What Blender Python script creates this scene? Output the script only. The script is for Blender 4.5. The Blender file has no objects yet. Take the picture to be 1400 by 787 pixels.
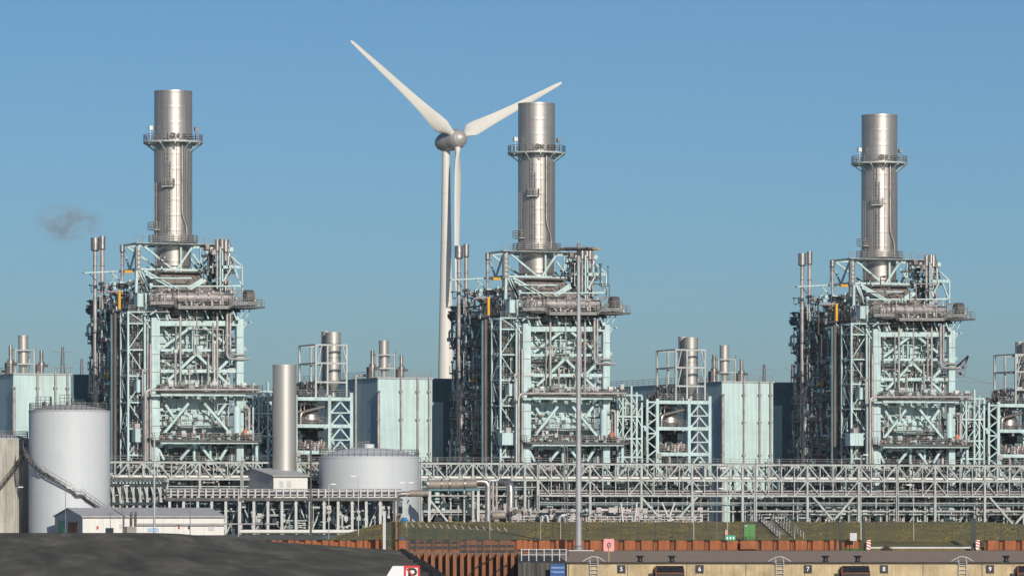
import bpy, math, random
from mathutils import Vector, Matrix
R = math.radians
scene = bpy.context.scene
C = scene.collection

# ------------------------------------------------------------------ camera, sky, sun, exposure
F = 7000.0                       # focal length in photograph pixels (1400 wide)
CAMZ = 5.0                       # eye level above the quay deck (quay deck = z 0)
HY = 705.0                       # horizon row in the photograph
cam = bpy.data.cameras.new('camera'); camo = bpy.data.objects.new('camera', cam); C.objects.link(camo)
camo.location = (0, 0, CAMZ); camo.rotation_euler = (R(90), 0, 0)
cam.sensor_width = 36.0; cam.lens = 36.0 * F / 1400.0
cam.shift_y = (HY - 393.5) / 1400.0
cam.clip_start = 1.0; cam.clip_end = 30000.0
scene.camera = camo

SUN_AZ, SUN_EL = 18.5, 23.0      # degrees to the right of straight behind the camera, and up
sdir = Vector((math.sin(R(SUN_AZ)) * math.cos(R(SUN_EL)), -math.cos(R(SUN_AZ)) * math.cos(R(SUN_EL)), math.sin(R(SUN_EL))))
world = bpy.data.worlds.new('World'); scene.world = world; world.use_nodes = True
wn, wl = world.node_tree.nodes, world.node_tree.links
bg = wn['Background']; bg.inputs['Strength'].default_value = 0.093
sky = wn.new('ShaderNodeTexSky'); sky.sky_type = 'NISHITA'; sky.sun_disc = False
sky.sun_elevation = R(SUN_EL); sky.sun_rotation = R(180.0 - SUN_AZ)
sky.air_density = 1.0; sky.dust_density = 1.2; sky.ozone_density = 8.0; sky.altitude = 0
tcw = wn.new('ShaderNodeTexCoord'); mpw = wn.new('ShaderNodeMapping'); mpw.inputs['Scale'].default_value = (1, 1, 1.6)
wl.new(tcw.outputs['Generated'], mpw.inputs['Vector']); wl.new(mpw.outputs['Vector'], sky.inputs['Vector'])
tint = wn.new('ShaderNodeMix'); tint.data_type = 'RGBA'; tint.blend_type = 'MULTIPLY'; tint.inputs[0].default_value = 1.0
tint.inputs[7].default_value = (1.02, 1.05, 0.95, 1)          # white balance of the air
wl.new(sky.outputs['Color'], tint.inputs[6]); wl.new(tint.outputs[2], bg.inputs['Color'])
sun = bpy.data.lights.new('sun', 'SUN'); sun.energy = 3.9; sun.angle = R(0.5); sun.color = (1.0, 0.93, 0.82)
suno = bpy.data.objects.new('sun', sun); C.objects.link(suno)
suno.rotation_euler = (-sdir).to_track_quat('-Z', 'Y').to_euler()
scene.view_settings.view_transform = 'Standard'; scene.view_settings.look = 'None'
scene.view_settings.exposure = 0.0; scene.view_settings.gamma = 1.0
scene.view_settings.use_curve_mapping = False

# ------------------------------------------------------------------ materials
def mat(name, col, metal=0.0, rough=0.6, var=0.12, scale=0.6, stretch=(1, 1, 1), bump=0.0, bscale=4.0, rings=0.0,
        col2=None, streak=0.0, emit=None, alpha=1.0, spec=0.5):
    m = bpy.data.materials.new(name); m.use_nodes = True
    nt = m.node_tree; n, l = nt.nodes, nt.links
    b = n['Principled BSDF']
    b.inputs['Metallic'].default_value = metal; b.inputs['Roughness'].default_value = rough
    b.inputs['Specular IOR Level'].default_value = spec
    tc = n.new('ShaderNodeTexCoord'); mp = n.new('ShaderNodeMapping'); mp.inputs['Scale'].default_value = stretch
    geo = n.new('ShaderNodeNewGeometry')
    l.new(geo.outputs['Position'], mp.inputs['Vector'])
    nz = n.new('ShaderNodeTexNoise'); nz.inputs['Scale'].default_value = scale; nz.inputs['Detail'].default_value = 6
    nz.inputs['Roughness'].default_value = 0.65
    l.new(mp.outputs['Vector'], nz.inputs['Vector'])
    cr = n.new('ShaderNodeValToRGB'); cr.color_ramp.elements[0].position = 0.3; cr.color_ramp.elements[1].position = 0.7
    c2 = col2 or [max(0, c * (1 - 2.2 * var)) for c in col]
    cr.color_ramp.elements[0].color = (*c2, 1); cr.color_ramp.elements[1].color = (*[min(1, c * (1 + var * .6)) for c in col], 1)
    l.new(nz.outputs['Fac'], cr.inputs['Fac'])
    out = cr.outputs['Color']
    if streak > 0:                                   # rain streaks running down
        mp2 = n.new('ShaderNodeMapping'); mp2.inputs['Scale'].default_value = (1.6, 1.6, 0.06)
        l.new(geo.outputs['Position'], mp2.inputs['Vector'])
        n2 = n.new('ShaderNodeTexNoise'); n2.inputs['Scale'].default_value = 1.5; n2.inputs['Detail'].default_value = 4
        l.new(mp2.outputs['Vector'], n2.inputs['Vector'])
        c3 = n.new('ShaderNodeValToRGB'); c3.color_ramp.elements[0].position = 0.42; c3.color_ramp.elements[1].position = 0.68
        c3.color_ramp.elements[0].color = (1, 1, 1, 1); c3.color_ramp.elements[1].color = (1 - streak, 1 - streak * 1.1, 1 - streak * 1.3, 1)
        l.new(n2.outputs['Fac'], c3.inputs['Fac'])
        mx = n.new('ShaderNodeMix'); mx.data_type = 'RGBA'; mx.blend_type = 'MULTIPLY'; mx.inputs[0].default_value = 1.0
        l.new(out, mx.inputs[6]); l.new(c3.outputs['Color'], mx.inputs[7]); out = mx.outputs[2]
    l.new(out, b.inputs['Base Color'])
    h = None
    if bump > 0:
        nb = n.new('ShaderNodeTexNoise'); nb.inputs['Scale'].default_value = bscale; nb.inputs['Detail'].default_value = 5
        l.new(mp.outputs['Vector'], nb.inputs['Vector'])
        bp = n.new('ShaderNodeBump'); bp.inputs['Strength'].default_value = bump; bp.inputs['Distance'].default_value = 0.1
        l.new(nb.outputs['Fac'], bp.inputs['Height']); h = bp
    if rings > 0:                                    # sheet courses round a stack
        wv = n.new('ShaderNodeTexWave'); wv.wave_type = 'BANDS'; wv.bands_direction = 'Z'
        wv.inputs['Scale'].default_value = rings; wv.inputs['Distortion'].default_value = 0.0
        l.new(geo.outputs['Position'], wv.inputs['Vector'])
        c4 = n.new('ShaderNodeValToRGB'); c4.color_ramp.elements[0].position = 0.90; c4.color_ramp.elements[1].position = 0.97
        l.new(wv.outputs['Fac'], c4.inputs['Fac'])
        bp = n.new('ShaderNodeBump'); bp.inputs['Strength'].default_value = 0.25; bp.inputs['Distance'].default_value = 0.05
        l.new(c4.outputs['Color'], bp.inputs['Height'])
        if h: l.new(h.outputs['Normal'], bp.inputs['Normal'])
        h = bp
    if h: l.new(h.outputs['Normal'], b.inputs['Normal'])
    if emit: b.inputs['Emission Color'].default_value = (*emit, 1); b.inputs['Emission Strength'].default_value = 1.0
    b.inputs['Alpha'].default_value = alpha
    return m

M = {
 'stack': mat('stack_steel', (.57, .52, .48), metal=.75, rough=.43, var=.10, scale=.35, stretch=(1, 1, .25), bump=.05, bscale=.8, rings=.12, streak=.18),
 'steel': mat('clad_pipe_steel', (.55, .50, .47), metal=.8, rough=.36, var=.2, scale=.8, streak=.15),
 'pinkpipe': mat('weathered_pipe', (.50, .455, .44), metal=.35, rough=.45, var=.2, scale=.7),
 'mint': mat('mint_painted_steel', (.545, .70, .705), rough=.5, var=.10, scale=.5, streak=.22),
 'mintpanel': mat('mint_cladding', (.535, .70, .705), rough=.55, var=.06, scale=.25, streak=.14),
 'casing': mat('casing_panel_mint', (.545, .68, .685), rough=.55, var=.12, scale=.5, streak=.35),
 'hallside': mat('mint_cladding_shaded', (.50, .67, .68), rough=.55, var=.06, scale=.25, streak=.10),  # same mint cladding as the front, darkened slightly for the shaded side
 'darkteal': mat('dark_teal_and_shade', (.12, .22, .25), rough=.6, var=.15, scale=.3),  # dark teal steel, also shade put into colour on annex and flanks
 'galv': mat('galvanised_rail', (.30, .29, .28), metal=.35, rough=.5, var=.2, scale=1.0),
 'brown': mat('brown_grating', (.135, .125, .12), metal=.2, rough=.65, var=.25, scale=1.2),
 'dark': mat('dark_parts_and_shade', (.025, .048, .058), metal=.1, rough=.6, var=.3, scale=1.0),  # dark parts, also the colour for shade in the gaps
 'greysteel': mat('grey_structural_steel', (.52, .55, .54), metal=.1, rough=.5, var=.12, scale=.7, streak=.2),
 'hood': mat('hood_cladding', (.36, .31, .27), metal=.1, rough=.5, var=.18, scale=.6, streak=.2),
 'white': mat('white_tank_paint', (.57, .595, .615), rough=.5, var=.03, scale=.15, streak=.035),
 'whitewall': mat('white_wall_cladding', (.74, .72, .68), rough=.6, var=.04, scale=.3, streak=.06),
 'greyclad': mat('shade_grey_cladding', (.55, .55, .57), rough=.6, var=.06, scale=.4),  # grey panels, and white buildings' gables darkened for shade
 'greyroof': mat('grey_sheet_roof', (.47, .46, .47), rough=.6, var=.08, scale=.4),
 'concrete_tank': mat('stained_concrete', (.54, .51, .46), rough=.8, var=.18, scale=.4, stretch=(1, 1, .4), streak=.3),
 'turbine': mat('turbine_white', (.68, .65, .59), rough=.45, var=.03, scale=.1),
 'nacelle': mat('nacelle_grey', (.42, .40, .385), metal=.25, rough=.45, var=.05, scale=.2),
 'yellow': mat('yellow_paint', (.75, .38, .02), rough=.5, var=.1),
 'red': mat('red_paint', (.55, .07, .04), rough=.5, var=.1),
 'orange': mat('orange_paint', (.70, .20, .08), rough=.5, var=.1),
 'valve': mat('pinkish_valve_paint', (.45, .27, .22), rough=.5, var=.2, scale=1.5),
 'rust': mat('rusted_sheet_pile', (.40, .13, .045), rough=.85, var=.2, scale=1.2, stretch=(1, 1, .25), bump=.4, bscale=6, col2=(.24, .085, .038), streak=.3),
 'rustdark': mat('brown_rusted_pile', (.33, .135, .06), rough=.85, var=.2, scale=.9, stretch=(1, 1, .3), bump=.4, bscale=5, col2=(.18, .08, .045), streak=.3),
 'grass': mat('dry_grass_bank', (.235, .178, .052), rough=.95, var=.25, scale=.25, col2=(.125, .105, .030), bump=.5, bscale=3),
 'deck': mat('quay_paving', (.40, .285, .20), rough=.85, var=.10, scale=.12, bump=.1),
 'quay': mat('stained_quay_concrete', (.58, .45, .27), rough=.9, var=.2, scale=.7, stretch=(1, 1, .8), col2=(.36, .28, .17), streak=.18, bump=.25, bscale=3),
 'darkedge': mat('dark_timber', (.05, .045, .04), rough=.8, var=.2),
 'timber': mat('grey_timber', (.10, .095, .08), rough=.85, var=.3, scale=1.2, stretch=(2, 2, .1), bump=.3),
 'asphalt': None,
 'ground': mat('plant_gravel', (.16, .15, .13), rough=.95, var=.2, scale=.2),
 'water': mat('harbour_water', (.03, .045, .05), rough=.12, var=.2, scale=.2, bump=.5, bscale=.6),
 'black': mat('black_rubber', (.018, .018, .022), rough=.6, var=.3, scale=2),
 'blackplate': mat('black_plate', (.012, .012, .014), rough=.5, var=.1),
 'signwhite': mat('sign_white', (.80, .80, .80), rough=.4, var=.02),
 'signred': mat('sign_red', (.62, .03, .03), rough=.4, var=.04),
 'signblue': mat('sign_blue', (.01, .07, .25), rough=.4, var=.05),
 'signpale': mat('sign_pale_blue', (.35, .5, .7), rough=.5, var=.05),
 'blue': mat('blue_plastic', (.02, .20, .50), rough=.4, var=.08),
 'green': mat('green_cabinet_paint', (.09, .30, .07), rough=.5, var=.05),
 'signgreen': mat('sign_green', (.0, .30, .17), rough=.5, var=.05),
 'fence': mat('dark_green_fence', (.012, .03, .024), rough=.5, var=.15),
 'pink': mat('pink_cabinet', (.80, .33, .33), rough=.5, var=.04),
 'postyellow': mat('ochre_post', (.50, .36, .16), rough=.6, var=.1),
 'galvlight': mat('pale_galvanised', (.55, .55, .54), metal=.1, rough=.5, var=.08),
 'mast': mat('mast_grey', (.42, .43, .45), metal=.2, rough=.5, var=.08, streak=.15),
 'glass': mat('dark_glass', (.03, .04, .05), rough=.1, var=.1),
 'far': mat('far_steel', (.20, .22, .24), rough=.7, var=.1),
 'rock': mat('black_armour_rock', (.018, .018, .02), rough=.8, var=.4, scale=1.2),
}
def asphalt():
    m = bpy.data.materials.new('dark_asphalt_slope'); m.use_nodes = True
    n, l = m.node_tree.nodes, m.node_tree.links; b = n['Principled BSDF']; b.inputs['Roughness'].default_value = .93
    b.inputs['Specular IOR Level'].default_value = .25
    geo = n.new('ShaderNodeNewGeometry'); mp = n.new('ShaderNodeMapping')
    mp.vector_type = 'TEXTURE'; mp.inputs['Rotation'].default_value = (0, 0, R(5.0)); mp.inputs['Scale'].default_value = (3.2, 55, 5)
    l.new(geo.outputs['Position'], mp.inputs['Vector'])
    a = n.new('ShaderNodeTexNoise'); a.inputs['Scale'].default_value = 1.1; a.inputs['Detail'].default_value = 7; a.inputs['Roughness'].default_value = .62
    a.inputs['Distortion'].default_value = .35
    l.new(mp.outputs['Vector'], a.inputs['Vector'])
    c = n.new('ShaderNodeValToRGB'); e = c.color_ramp.elements
    e[0].position = .32; e[0].color = (.070, .062, .046, 1); e[1].position = .72; e[1].color = (.230, .205, .150, 1)
    k = c.color_ramp.elements.new(.52); k.color = (.125, .111, .083, 1)
    l.new(a.outputs['Fac'], c.inputs['Fac']); l.new(c.outputs['Color'], b.inputs['Base Color'])
    f = n.new('ShaderNodeTexNoise'); f.inputs['Scale'].default_value = 3.0; f.inputs['Detail'].default_value = 9; f.inputs['Roughness'].default_value = .75
    l.new(geo.outputs['Position'], f.inputs['Vector'])
    bp = n.new('ShaderNodeBump'); bp.inputs['Strength'].default_value = .5; bp.inputs['Distance'].default_value = .16
    l.new(f.outputs['Fac'], bp.inputs['Height']); l.new(bp.outputs['Normal'], b.inputs['Normal'])
    return m
M['asphalt'] = asphalt()

M['colsteel'] = mat('matt_aluminium', (.52,.50,.47), metal=.55, rough=.48, var=.05, scale=.2, stretch=(1,1,.1))
M['stairdark'] = mat('stair_steel_dark', (.075,.075,.078), metal=.2, rough=.6, var=.2)
M['riserbrown'] = mat('riser_brown', (.17,.135,.12), metal=.1, rough=.6, var=.2, scale=.8, stretch=(1,1,.2))
# ------------------------------------------------------------------ mesh helpers
class MB:
    def __init__(s): s.v = []; s.f = []
    def add(s, vs, fs):
        o = len(s.v); s.v.extend(tuple(p) for p in vs); s.f.extend(tuple(o + i for i in f) for f in fs); return s
    def box(s, lo, hi):
        x0, y0, z0 = lo; x1, y1, z1 = hi
        return s.add([(x0,y0,z0),(x1,y0,z0),(x1,y1,z0),(x0,y1,z0),(x0,y0,z1),(x1,y0,z1),(x1,y1,z1),(x0,y1,z1)],
              [(0,3,2,1),(4,5,6,7),(0,1,5,4),(1,2,6,5),(2,3,7,6),(3,0,4,7)])
    def beam(s, p, q, w, h=None):
        p, q = Vector(p), Vector(q); d = q - p
        if d.length < 1e-6: return s
        d.normalize(); up = Vector((0,0,1)) if abs(d.z) < .95 else Vector((0,1,0))
        a = d.cross(up).normalized() * (w / 2); b = a.cross(d).normalized() * ((h or w) / 2)
        vs = [p-a-b, p+a-b, p+a+b, p-a+b, q-a-b, q+a-b, q+a+b, q-a+b]
        return s.add(vs, [(0,1,2,3),(7,6,5,4),(0,4,5,1),(1,5,6,2),(2,6,7,3),(3,7,4,0)])
    def ibeam(s, p, q, w, h, t=.06):               # H section: two flanges and a web
        p, q = Vector(p), Vector(q); d = (q - p).normalized()
        up = Vector((0,0,1)) if abs(d.z) < .95 else Vector((0,1,0))
        a = d.cross(up).normalized(); b = a.cross(d).normalized()
        o = b * (h / 2 - t / 2)
        s.beam(p + o, q + o, w, t); s.beam(p - o, q - o, w, t); return s.beam(p, q, t, h - 2 * t)
    def tube(s, pts, r, n=6, cap=True):
        pts = [Vector(p) for p in pts]; N = len(pts); base = len(s.v); u = None
        for i, p in enumerate(pts):
            t = (pts[min(i+1,N-1)] - pts[max(i-1,0)])
            if t.length < 1e-9: t = Vector((0,0,1))
            t.normalize()
            if u is None:
                u = t.orthogonal().normalized()
            else:
                u = u - t * u.dot(t)
                u = u.normalized() if u.length > 1e-6 else t.orthogonal().normalized()
            w = t.cross(u); rr = r[i] if isinstance(r, (list, tuple)) else r
            for k in range(n):
                a = 2*math.pi*k/n; s.v.append(tuple(p + (u*math.cos(a) + w*math.sin(a)) * rr))
        for i in range(N-1):
            for k in range(n):
                a, b = base+i*n+k, base+i*n+(k+1)%n; s.f.append((a, b, b+n, a+n))
        if cap:
            s.f.append(tuple(base+k for k in reversed(range(n)))); s.f.append(tuple(base+(N-1)*n+k for k in range(n)))
        return s
    def pipe(s, pts, r, n=8, bend=None):            # pipe run with rounded elbows
        pts = [Vector(p) for p in pts]; bend = bend or r * 2.5; out = [pts[0]]
        for i in range(1, len(pts)-1):
            a, b, c = pts[i-1], pts[i], pts[i+1]
            d1, d2 = (a-b), (c-b); k = min(bend, d1.length*.45, d2.length*.45)
            d1.normalize(); d2.normalize()
            for j in range(5):
                t = j/4; out.append((b+d1*k)*(1-t)**2 + b*2*t*(1-t) + (b+d2*k)*t*t)
        out.append(pts[-1]); return s.tube(out, r, n)
    def cyl(s, c, r, z0, z1, n=32, r1=None):
        return s.tube([(c[0],c[1],z0),(c[0],c[1],z1)], [r, r if r1 is None else r1], n)
    def lathe(s, c, prof, n=32):                    # prof: (radius, z); long runs get support loops so shading stays true
        pr = [prof[0]]
        for a, b in zip(prof, prof[1:]):
            Lg = math.hypot(b[0]-a[0], b[1]-a[1])
            if Lg > .9:
                for f in (.05/Lg, 1-.05/Lg): pr.append((a[0]+(b[0]-a[0])*f, a[1]+(b[1]-a[1])*f))
            pr.append(b)
        prof = pr; base = len(s.v)
        for (r, z) in prof:
            for k in range(n):
                a = 2*math.pi*k/n; s.v.append((c[0]+r*math.cos(a), c[1]+r*math.sin(a), c[2]+z))
        for i in range(len(prof)-1):
            for k in range(n):
                a, b = base+i*n+k, base+i*n+(k+1)%n; s.f.append((a, b, b+n, a+n))
        return s
    def rail(s, pts, h=1.1, sp=1.5, w=.06, n=3, post=None):
        pts = [Vector(p) for p in pts]; post = post or w
        for a, b in zip(pts, pts[1:]):
            L = (b-a).length; k = max(1, round(L/sp))
            for j in range(n):
                z = Vector((0,0,h*(j+1)/n)); s.beam(a+z, b+z, w)
            for i in range(k+1):
                p = a.lerp(b, i/k); s.beam(p, p+Vector((0,0,h)), post)
        return s
    def ladder(s, p, q, w=.5, r=.04, side=(1,0,0), sp=.6):
        p, q = Vector(p), Vector(q); d = Vector(side).normalized()*w/2
        s.beam(p-d, q-d, r*2); s.beam(p+d, q+d, r*2); L = (q-p).length; k = int(L/sp)
        for i in range(1, k): m = p.lerp(q, i/k); s.beam(m-d, m+d, r*1.6)
        return s
    def build(s, name, m, parent=None, smooth=False):
        me = bpy.data.meshes.new(name); me.from_pydata(s.v, [], s.f); me.update()
        me.materials.append(M[m] if isinstance(m, str) else m)
        if smooth:
            me.polygons.foreach_set('use_smooth', [True]*len(me.polygons))
            me.set_sharp_from_angle(angle=R(40))
        o = bpy.data.objects.new(name, me); C.objects.link(o)
        if parent is not None: o.parent = parent
        return o

def tag(o, label=None, cat=None, group=None, kind=None):
    if label: o['label'] = label
    if cat: o['category'] = cat
    if group: o['group'] = group
    if kind: o['kind'] = kind
    return o
def empty(name, loc=(0,0,0), rz=0.0, label=None, cat=None, group=None):
    o = bpy.data.objects.new(name, None); C.objects.link(o); o.location = loc; o.rotation_euler = (0,0,rz)
    o.empty_display_size = .5
    return tag(o, label, cat, group)
kids = {}
def copy_tree(o, parent=None):
    c = o.copy(); C.objects.link(c); c.parent = parent
    for ch in KIDS.get(o.name, []): copy_tree(ch, c)
    return c
KIDS = {}
def index_kids():
    KIDS.clear()
    for o in C.objects:
        if o.parent is not None: KIDS.setdefault(o.parent.name, []).append(o)
def W(px, py, Y): return Vector(((px-700)/F*Y, Y, CAMZ + (HY-py)/F*Y))
def gx(px, Y): return (px-700)/F*Y
def gz(py, Y): return CAMZ + (HY-py)/F*Y

# the plant grid: three boilers in a row that runs away to the right
A = R(22.8); CA, SA = math.cos(A), math.sin(A); GZ = 2.0; PITCH = 67.5
O0 = Vector((-57.9, 875.0, GZ))
def P(u, v, z=0.0): return Vector((O0.x + u*CA - v*SA, O0.y + u*SA + v*CA, GZ + z))
def L(px, py, v):                                   # measured on the left boiler: (u, v, z) in its own frame
    d = Vector(((px-700)/F, 1.0, (HY-py)/F)); c = Vector((0,0,CAMZ)) - O0; vh = Vector((-SA, CA, 0)); uh = Vector((CA, SA, 0))
    t = (v - c.dot(vh))/d.dot(vh); p = c + d*t
    return (p.dot(uh), v, p.z)
def LU(px, v): return L(px, 600, v)[0]

# ------------------------------------------------------------------ ground, water, quay, bank
def sheet(name, pts, m, kind='structure', thick=None):
    b = MB()
    n = len(pts); b.add(pts, [tuple(range(n))])
    return tag(b.build(name, m), kind=kind)
sheet('ground', [(-6000,803,GZ),(6000,803,GZ),(6000,6000,GZ),(-6000,6000,GZ)], 'ground')
sheet('water', [(-3000,-400,-3.5),(3000,-400,-3.5),(3000,760,-3.5),(-3000,760,-3.5)], 'water')

b = MB()                                             # asphalt dike in the left foreground
NX, NY = 60, 40; rng = random.Random(4)
def crest(px):                                       # row of its skyline
    return 727.8 if px < 235 else 727.8 + 24.0*min(1.0, (px-235)/313.0)**0.88
for j in range(NY+1):
    Y = 230 + (565-230)*j/NY
    for i in range(NX+1):
        xr = -12.2 + (565-Y)*.0305; X = -160 + (xr+160)*i/NX
        px = 700 + X/565*F
        zt = gz(crest(px), 565)
        t = (565-Y)/235; zz = zt*(1-t) + 1.1*t + (.05*math.sin(X*.13+Y*.02) + .03*math.sin(X*.31-Y*.05))*math.sin(math.pi*min(1,max(0,t)))
        b.v.append((X, Y, zz))
for j in range(NY):
    for i in range(NX):
        a = j*(NX+1)+i; b.f.append((a, a+1, a+NX+2, a+NX+1))
# flanks down to the water
o = len(b.v); ring = [(NY*(NX+1)+i) for i in range(NX+1)]
for i in ring: x,y,z = b.v[i]; b.v.append((x, y+14, -4))
for k in range(NX): b.f.append((ring[k], ring[k+1], o+k+1, o+k))
o = len(b.v); ring = [j*(NX+1)+NX for j in range(NY+1)]
for i in ring: x,y,z = b.v[i]; b.v.append((x+7, y, -4))
for k in range(NY): b.f.append((ring[k], o+k, o+k+1, ring[k+1]))
o = len(b.v); ring = list(range(NX+1))
for i in ring: x,y,z = b.v[i]; b.v.append((x, y-14, -4))
for k in range(NX): b.f.append((ring[k], o+k, o+k+1, ring[k+1]))
tag(b.build('embankment', 'asphalt', smooth=True), kind='structure')
b = MB()                                             # armour stones along the edge of the asphalt
for k in range(1400):
    t = rng.random(); Y = 330 + 240*t; xr = -12.2 + (565-Y)*.0305
    s = rng.uniform(.15, .5); X = xr + rng.uniform(-.1, 3.2); z = gz(752, 565)*(1-(565-Y)/235) + 1.1*(565-Y)/235 - max(0, X-xr)*.6
    vs = []
    for q in ((1,0,0),(-1,0,0),(0,1,0),(0,-1,0),(0,0,1),(0,0,-1)):
        f = s*rng.uniform(.7, 1.2); vs.append((X+q[0]*f, Y+q[1]*f, z+q[2]*f*.8))
    b.add(vs, [(0,2,4),(2,1,4),(1,3,4),(3,0,4),(2,0,5),(1,2,5),(3,1,5),(0,3,5)])
tag(b.build('armour_stone', 'rock'), 'black armour stones tumbling down the asphalt edge to the water', 'rocks', kind='stuff')

YQ, YB = 555.0, 745.0                                # quay edge, back of the quay
b = MB(); x0 = gx(775, YQ)
b.add([(x0,YQ,0),(160,YQ,0),(200,YB+2,0),(gx(300,YB),YB+2,0),(gx(300,YB),640,0),(x0,640,0)], [(0,1,2,3,4,5)])
deck = tag(b.build('quay_deck', 'deck'), kind='structure')
b = MB(); b.box((x0, YQ, -5), (160, YQ+1.2, -.17)); qw = tag(b.build('quay_wall', 'quay'), kind='structure')
b = MB(); b.box((x0-.1, YQ-.12, -.168), (160, YQ+.9, .035)); tag(b.build('coping', 'darkedge'), kind='structure')
for k in range(0, 14):                               # panel joints of the quay wall
    x = x0 + .2 + k*6.4; b = MB(); b.box((x-.03, YQ-.02, -5), (x+.03, YQ+.05, -.18)); b.build('joint', 'darkedge', qw)
# bank
b = MB(); nx = 120; prof = [(746.45, -.1), (746.5, .25), (749, .55), (752, 1.45), (768, 2.3), (785, 3.4), (797, 4.0), (803, 4.1), (812, 3.9), (822, 2.0)]
rows = len(prof); xs = [-40 + 240*i/nx for i in range(nx+1)]
x_end = gx(425, 790)
for (Y, z) in prof:
    for X in xs:
        XX = x_end + (X+40)
        f = min(1.0, max(0.0, (XX-x_end)/13.0)); f = f*f*(3-2*f)
        rr = gx(1345, 800); g = 1.0 - .35*min(1, max(0, (XX-rr)/14.0))
        b.v.append((XX, Y, z if Y < 747 else 1.3 + (z-1.3)*(f*g if z > 1.3 else 1) + (.07*math.sin(XX*.9+Y)+.05*math.sin(XX*2.1))*f))
for j in range(rows-1):
    for i in range(nx):
        a = j*(nx+1)+i; b.f.append((a, a+1, a+nx+2, a+nx+1))
tag(b.build('grass_bank', 'grass', smooth=True), kind='structure')
b = MB()                                             # apron between sheet piles and plant on the left
b.add([(-400,746.4,1.3),(x_end+2,746.4,1.3),(x_end+2,803.5,1.99),(-400,803.5,1.99)], [(0,1,2,3)])
tag(b.build('ground_apron', 'ground'), kind='structure')
b = MB(); rg = random.Random(9)                      # grass tufts
for k in range(9000):
    X = rg.uniform(x_end+3, 110); Y = rg.uniform(747, 803); t = 0
    f = min(1.0, max(0.0, (X-x_end)/13.0)); f = f*f*(3-2*f); g = 1.0 - .35*min(1, max(0, (X-gx(1345,800))/14.0))
    zz = 0
    for (ya, za), (yb, zb) in zip(prof, prof[1:]):
        if ya <= Y <= yb: zz = za + (zb-za)*(Y-ya)/(yb-ya)
    z = zz if zz < 1.3 else 1.3 + (zz-1.3)*f*g; h = rg.uniform(.05, .14); w = rg.uniform(.1, .35); a = rg.uniform(0, 3.14)
    b.add([(X-w*math.cos(a), Y-w*math.sin(a), z-.05), (X+w*math.cos(a), Y+w*math.sin(a), z-.05), (X+rg.uniform(-.1,.1), Y, z+h)], [(0,1,2)])
tag(b.build('grass_tufts', 'grass'), 'dry olive grass tufts on the bank below the plant', 'grass', kind='stuff')

# ------------------------------------------------------------------ clutter generators
def rnd_pipes(mbs, lo, hi, n, rg, rs=(.07,.1,.13,.18), axes='xxyzz', maxlen=6, nseg=6):
    for k in range(n):
        mb = mbs[rg.randrange(len(mbs))]; p = Vector([rg.uniform(lo[i], hi[i]) for i in range(3)])
        pts = [p]; last = None
        for s in range(rg.choice((1,1,2,2,3))):
            a = rg.choice([c for c in axes if c != last]); last = a; i = 'xyz'.index(a); q = pts[-1].copy()
            q[i] += rg.choice((-1,1))*rg.uniform(.6, maxlen); q[i] = min(hi[i], max(lo[i], q[i]))
            if (q-pts[-1]).length > .3: pts.append(q)
        if len(pts) > 1:
            r = rg.choice(rs); mb.pipe(pts, r, nseg)
            for q in pts[:1] + pts[-1:]:
                d = Vector((r*1.7,)*3); mb.box(q-d, q+d)
def rnd_boxes(mb, lo, hi, n, rg, smin=.25, smax=1.1):
    for k in range(n):
        p = [rg.uniform(lo[i], hi[i]) for i in range(3)]; s = [rg.uniform(smin, smax)/2 for i in range(3)]
        mb.box([p[i]-s[i] for i in range(3)], [p[i]+s[i] for i in range(3)])
def rnd_valves(mb, lo, hi, n, rg):
    for k in range(n):
        p = Vector([rg.uniform(lo[i], hi[i]) for i in range(3)]); r = rg.uniform(.12, .3); h = rg.uniform(.3, .9)
        mb.cyl(p, r, p.z, p.z+h, 6); mb.cyl(p, r*1.5, p.z+h, p.z+h+.1, 8)
def stuff(name, mb, m, parent, smooth=False):
    o = mb.build(name, m, parent, smooth); o['kind'] = 'stuff'; return o

# ------------------------------------------------------------------ boiler unit
def seg(parent, name, p, q, w, m='mint', h=None, ib=False):
    b = MB(); (b.ibeam(p, q, w, h or w) if ib else b.beam(p, q, w, h)); return b.build(name, m, parent)
def pipe_part(parent, pts, r, m='pinkpipe', name='pipe', n=10, bend=None):
    b = MB(); b.pipe(pts, r, n, bend); return b.build(name, m, parent, smooth=True)

def gallery(parent, u0, u1, v0, v1, z, m='brown', edge='galv', rails='fblr', name='platform', h=1.15, th=.3):
    b = MB(); b.box((u0,v0,z-th), (u1,v1,z)); g = b.build(name, m, parent)
    b = MB()
    e = .05
    if 'f' in rails: b.rail([(u0,v0+e,z),(u1,v0+e,z)], h)
    if 'b' in rails: b.rail([(u0,v1-e,z),(u1,v1-e,z)], h)
    if 'l' in rails: b.rail([(u0+e,v0,z),(u0+e,v1,z)], h)
    if 'r' in rails: b.rail([(u1-e,v0,z),(u1-e,v1,z)], h)
    if rails: b.build('railing', edge, g)
    return g

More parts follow.
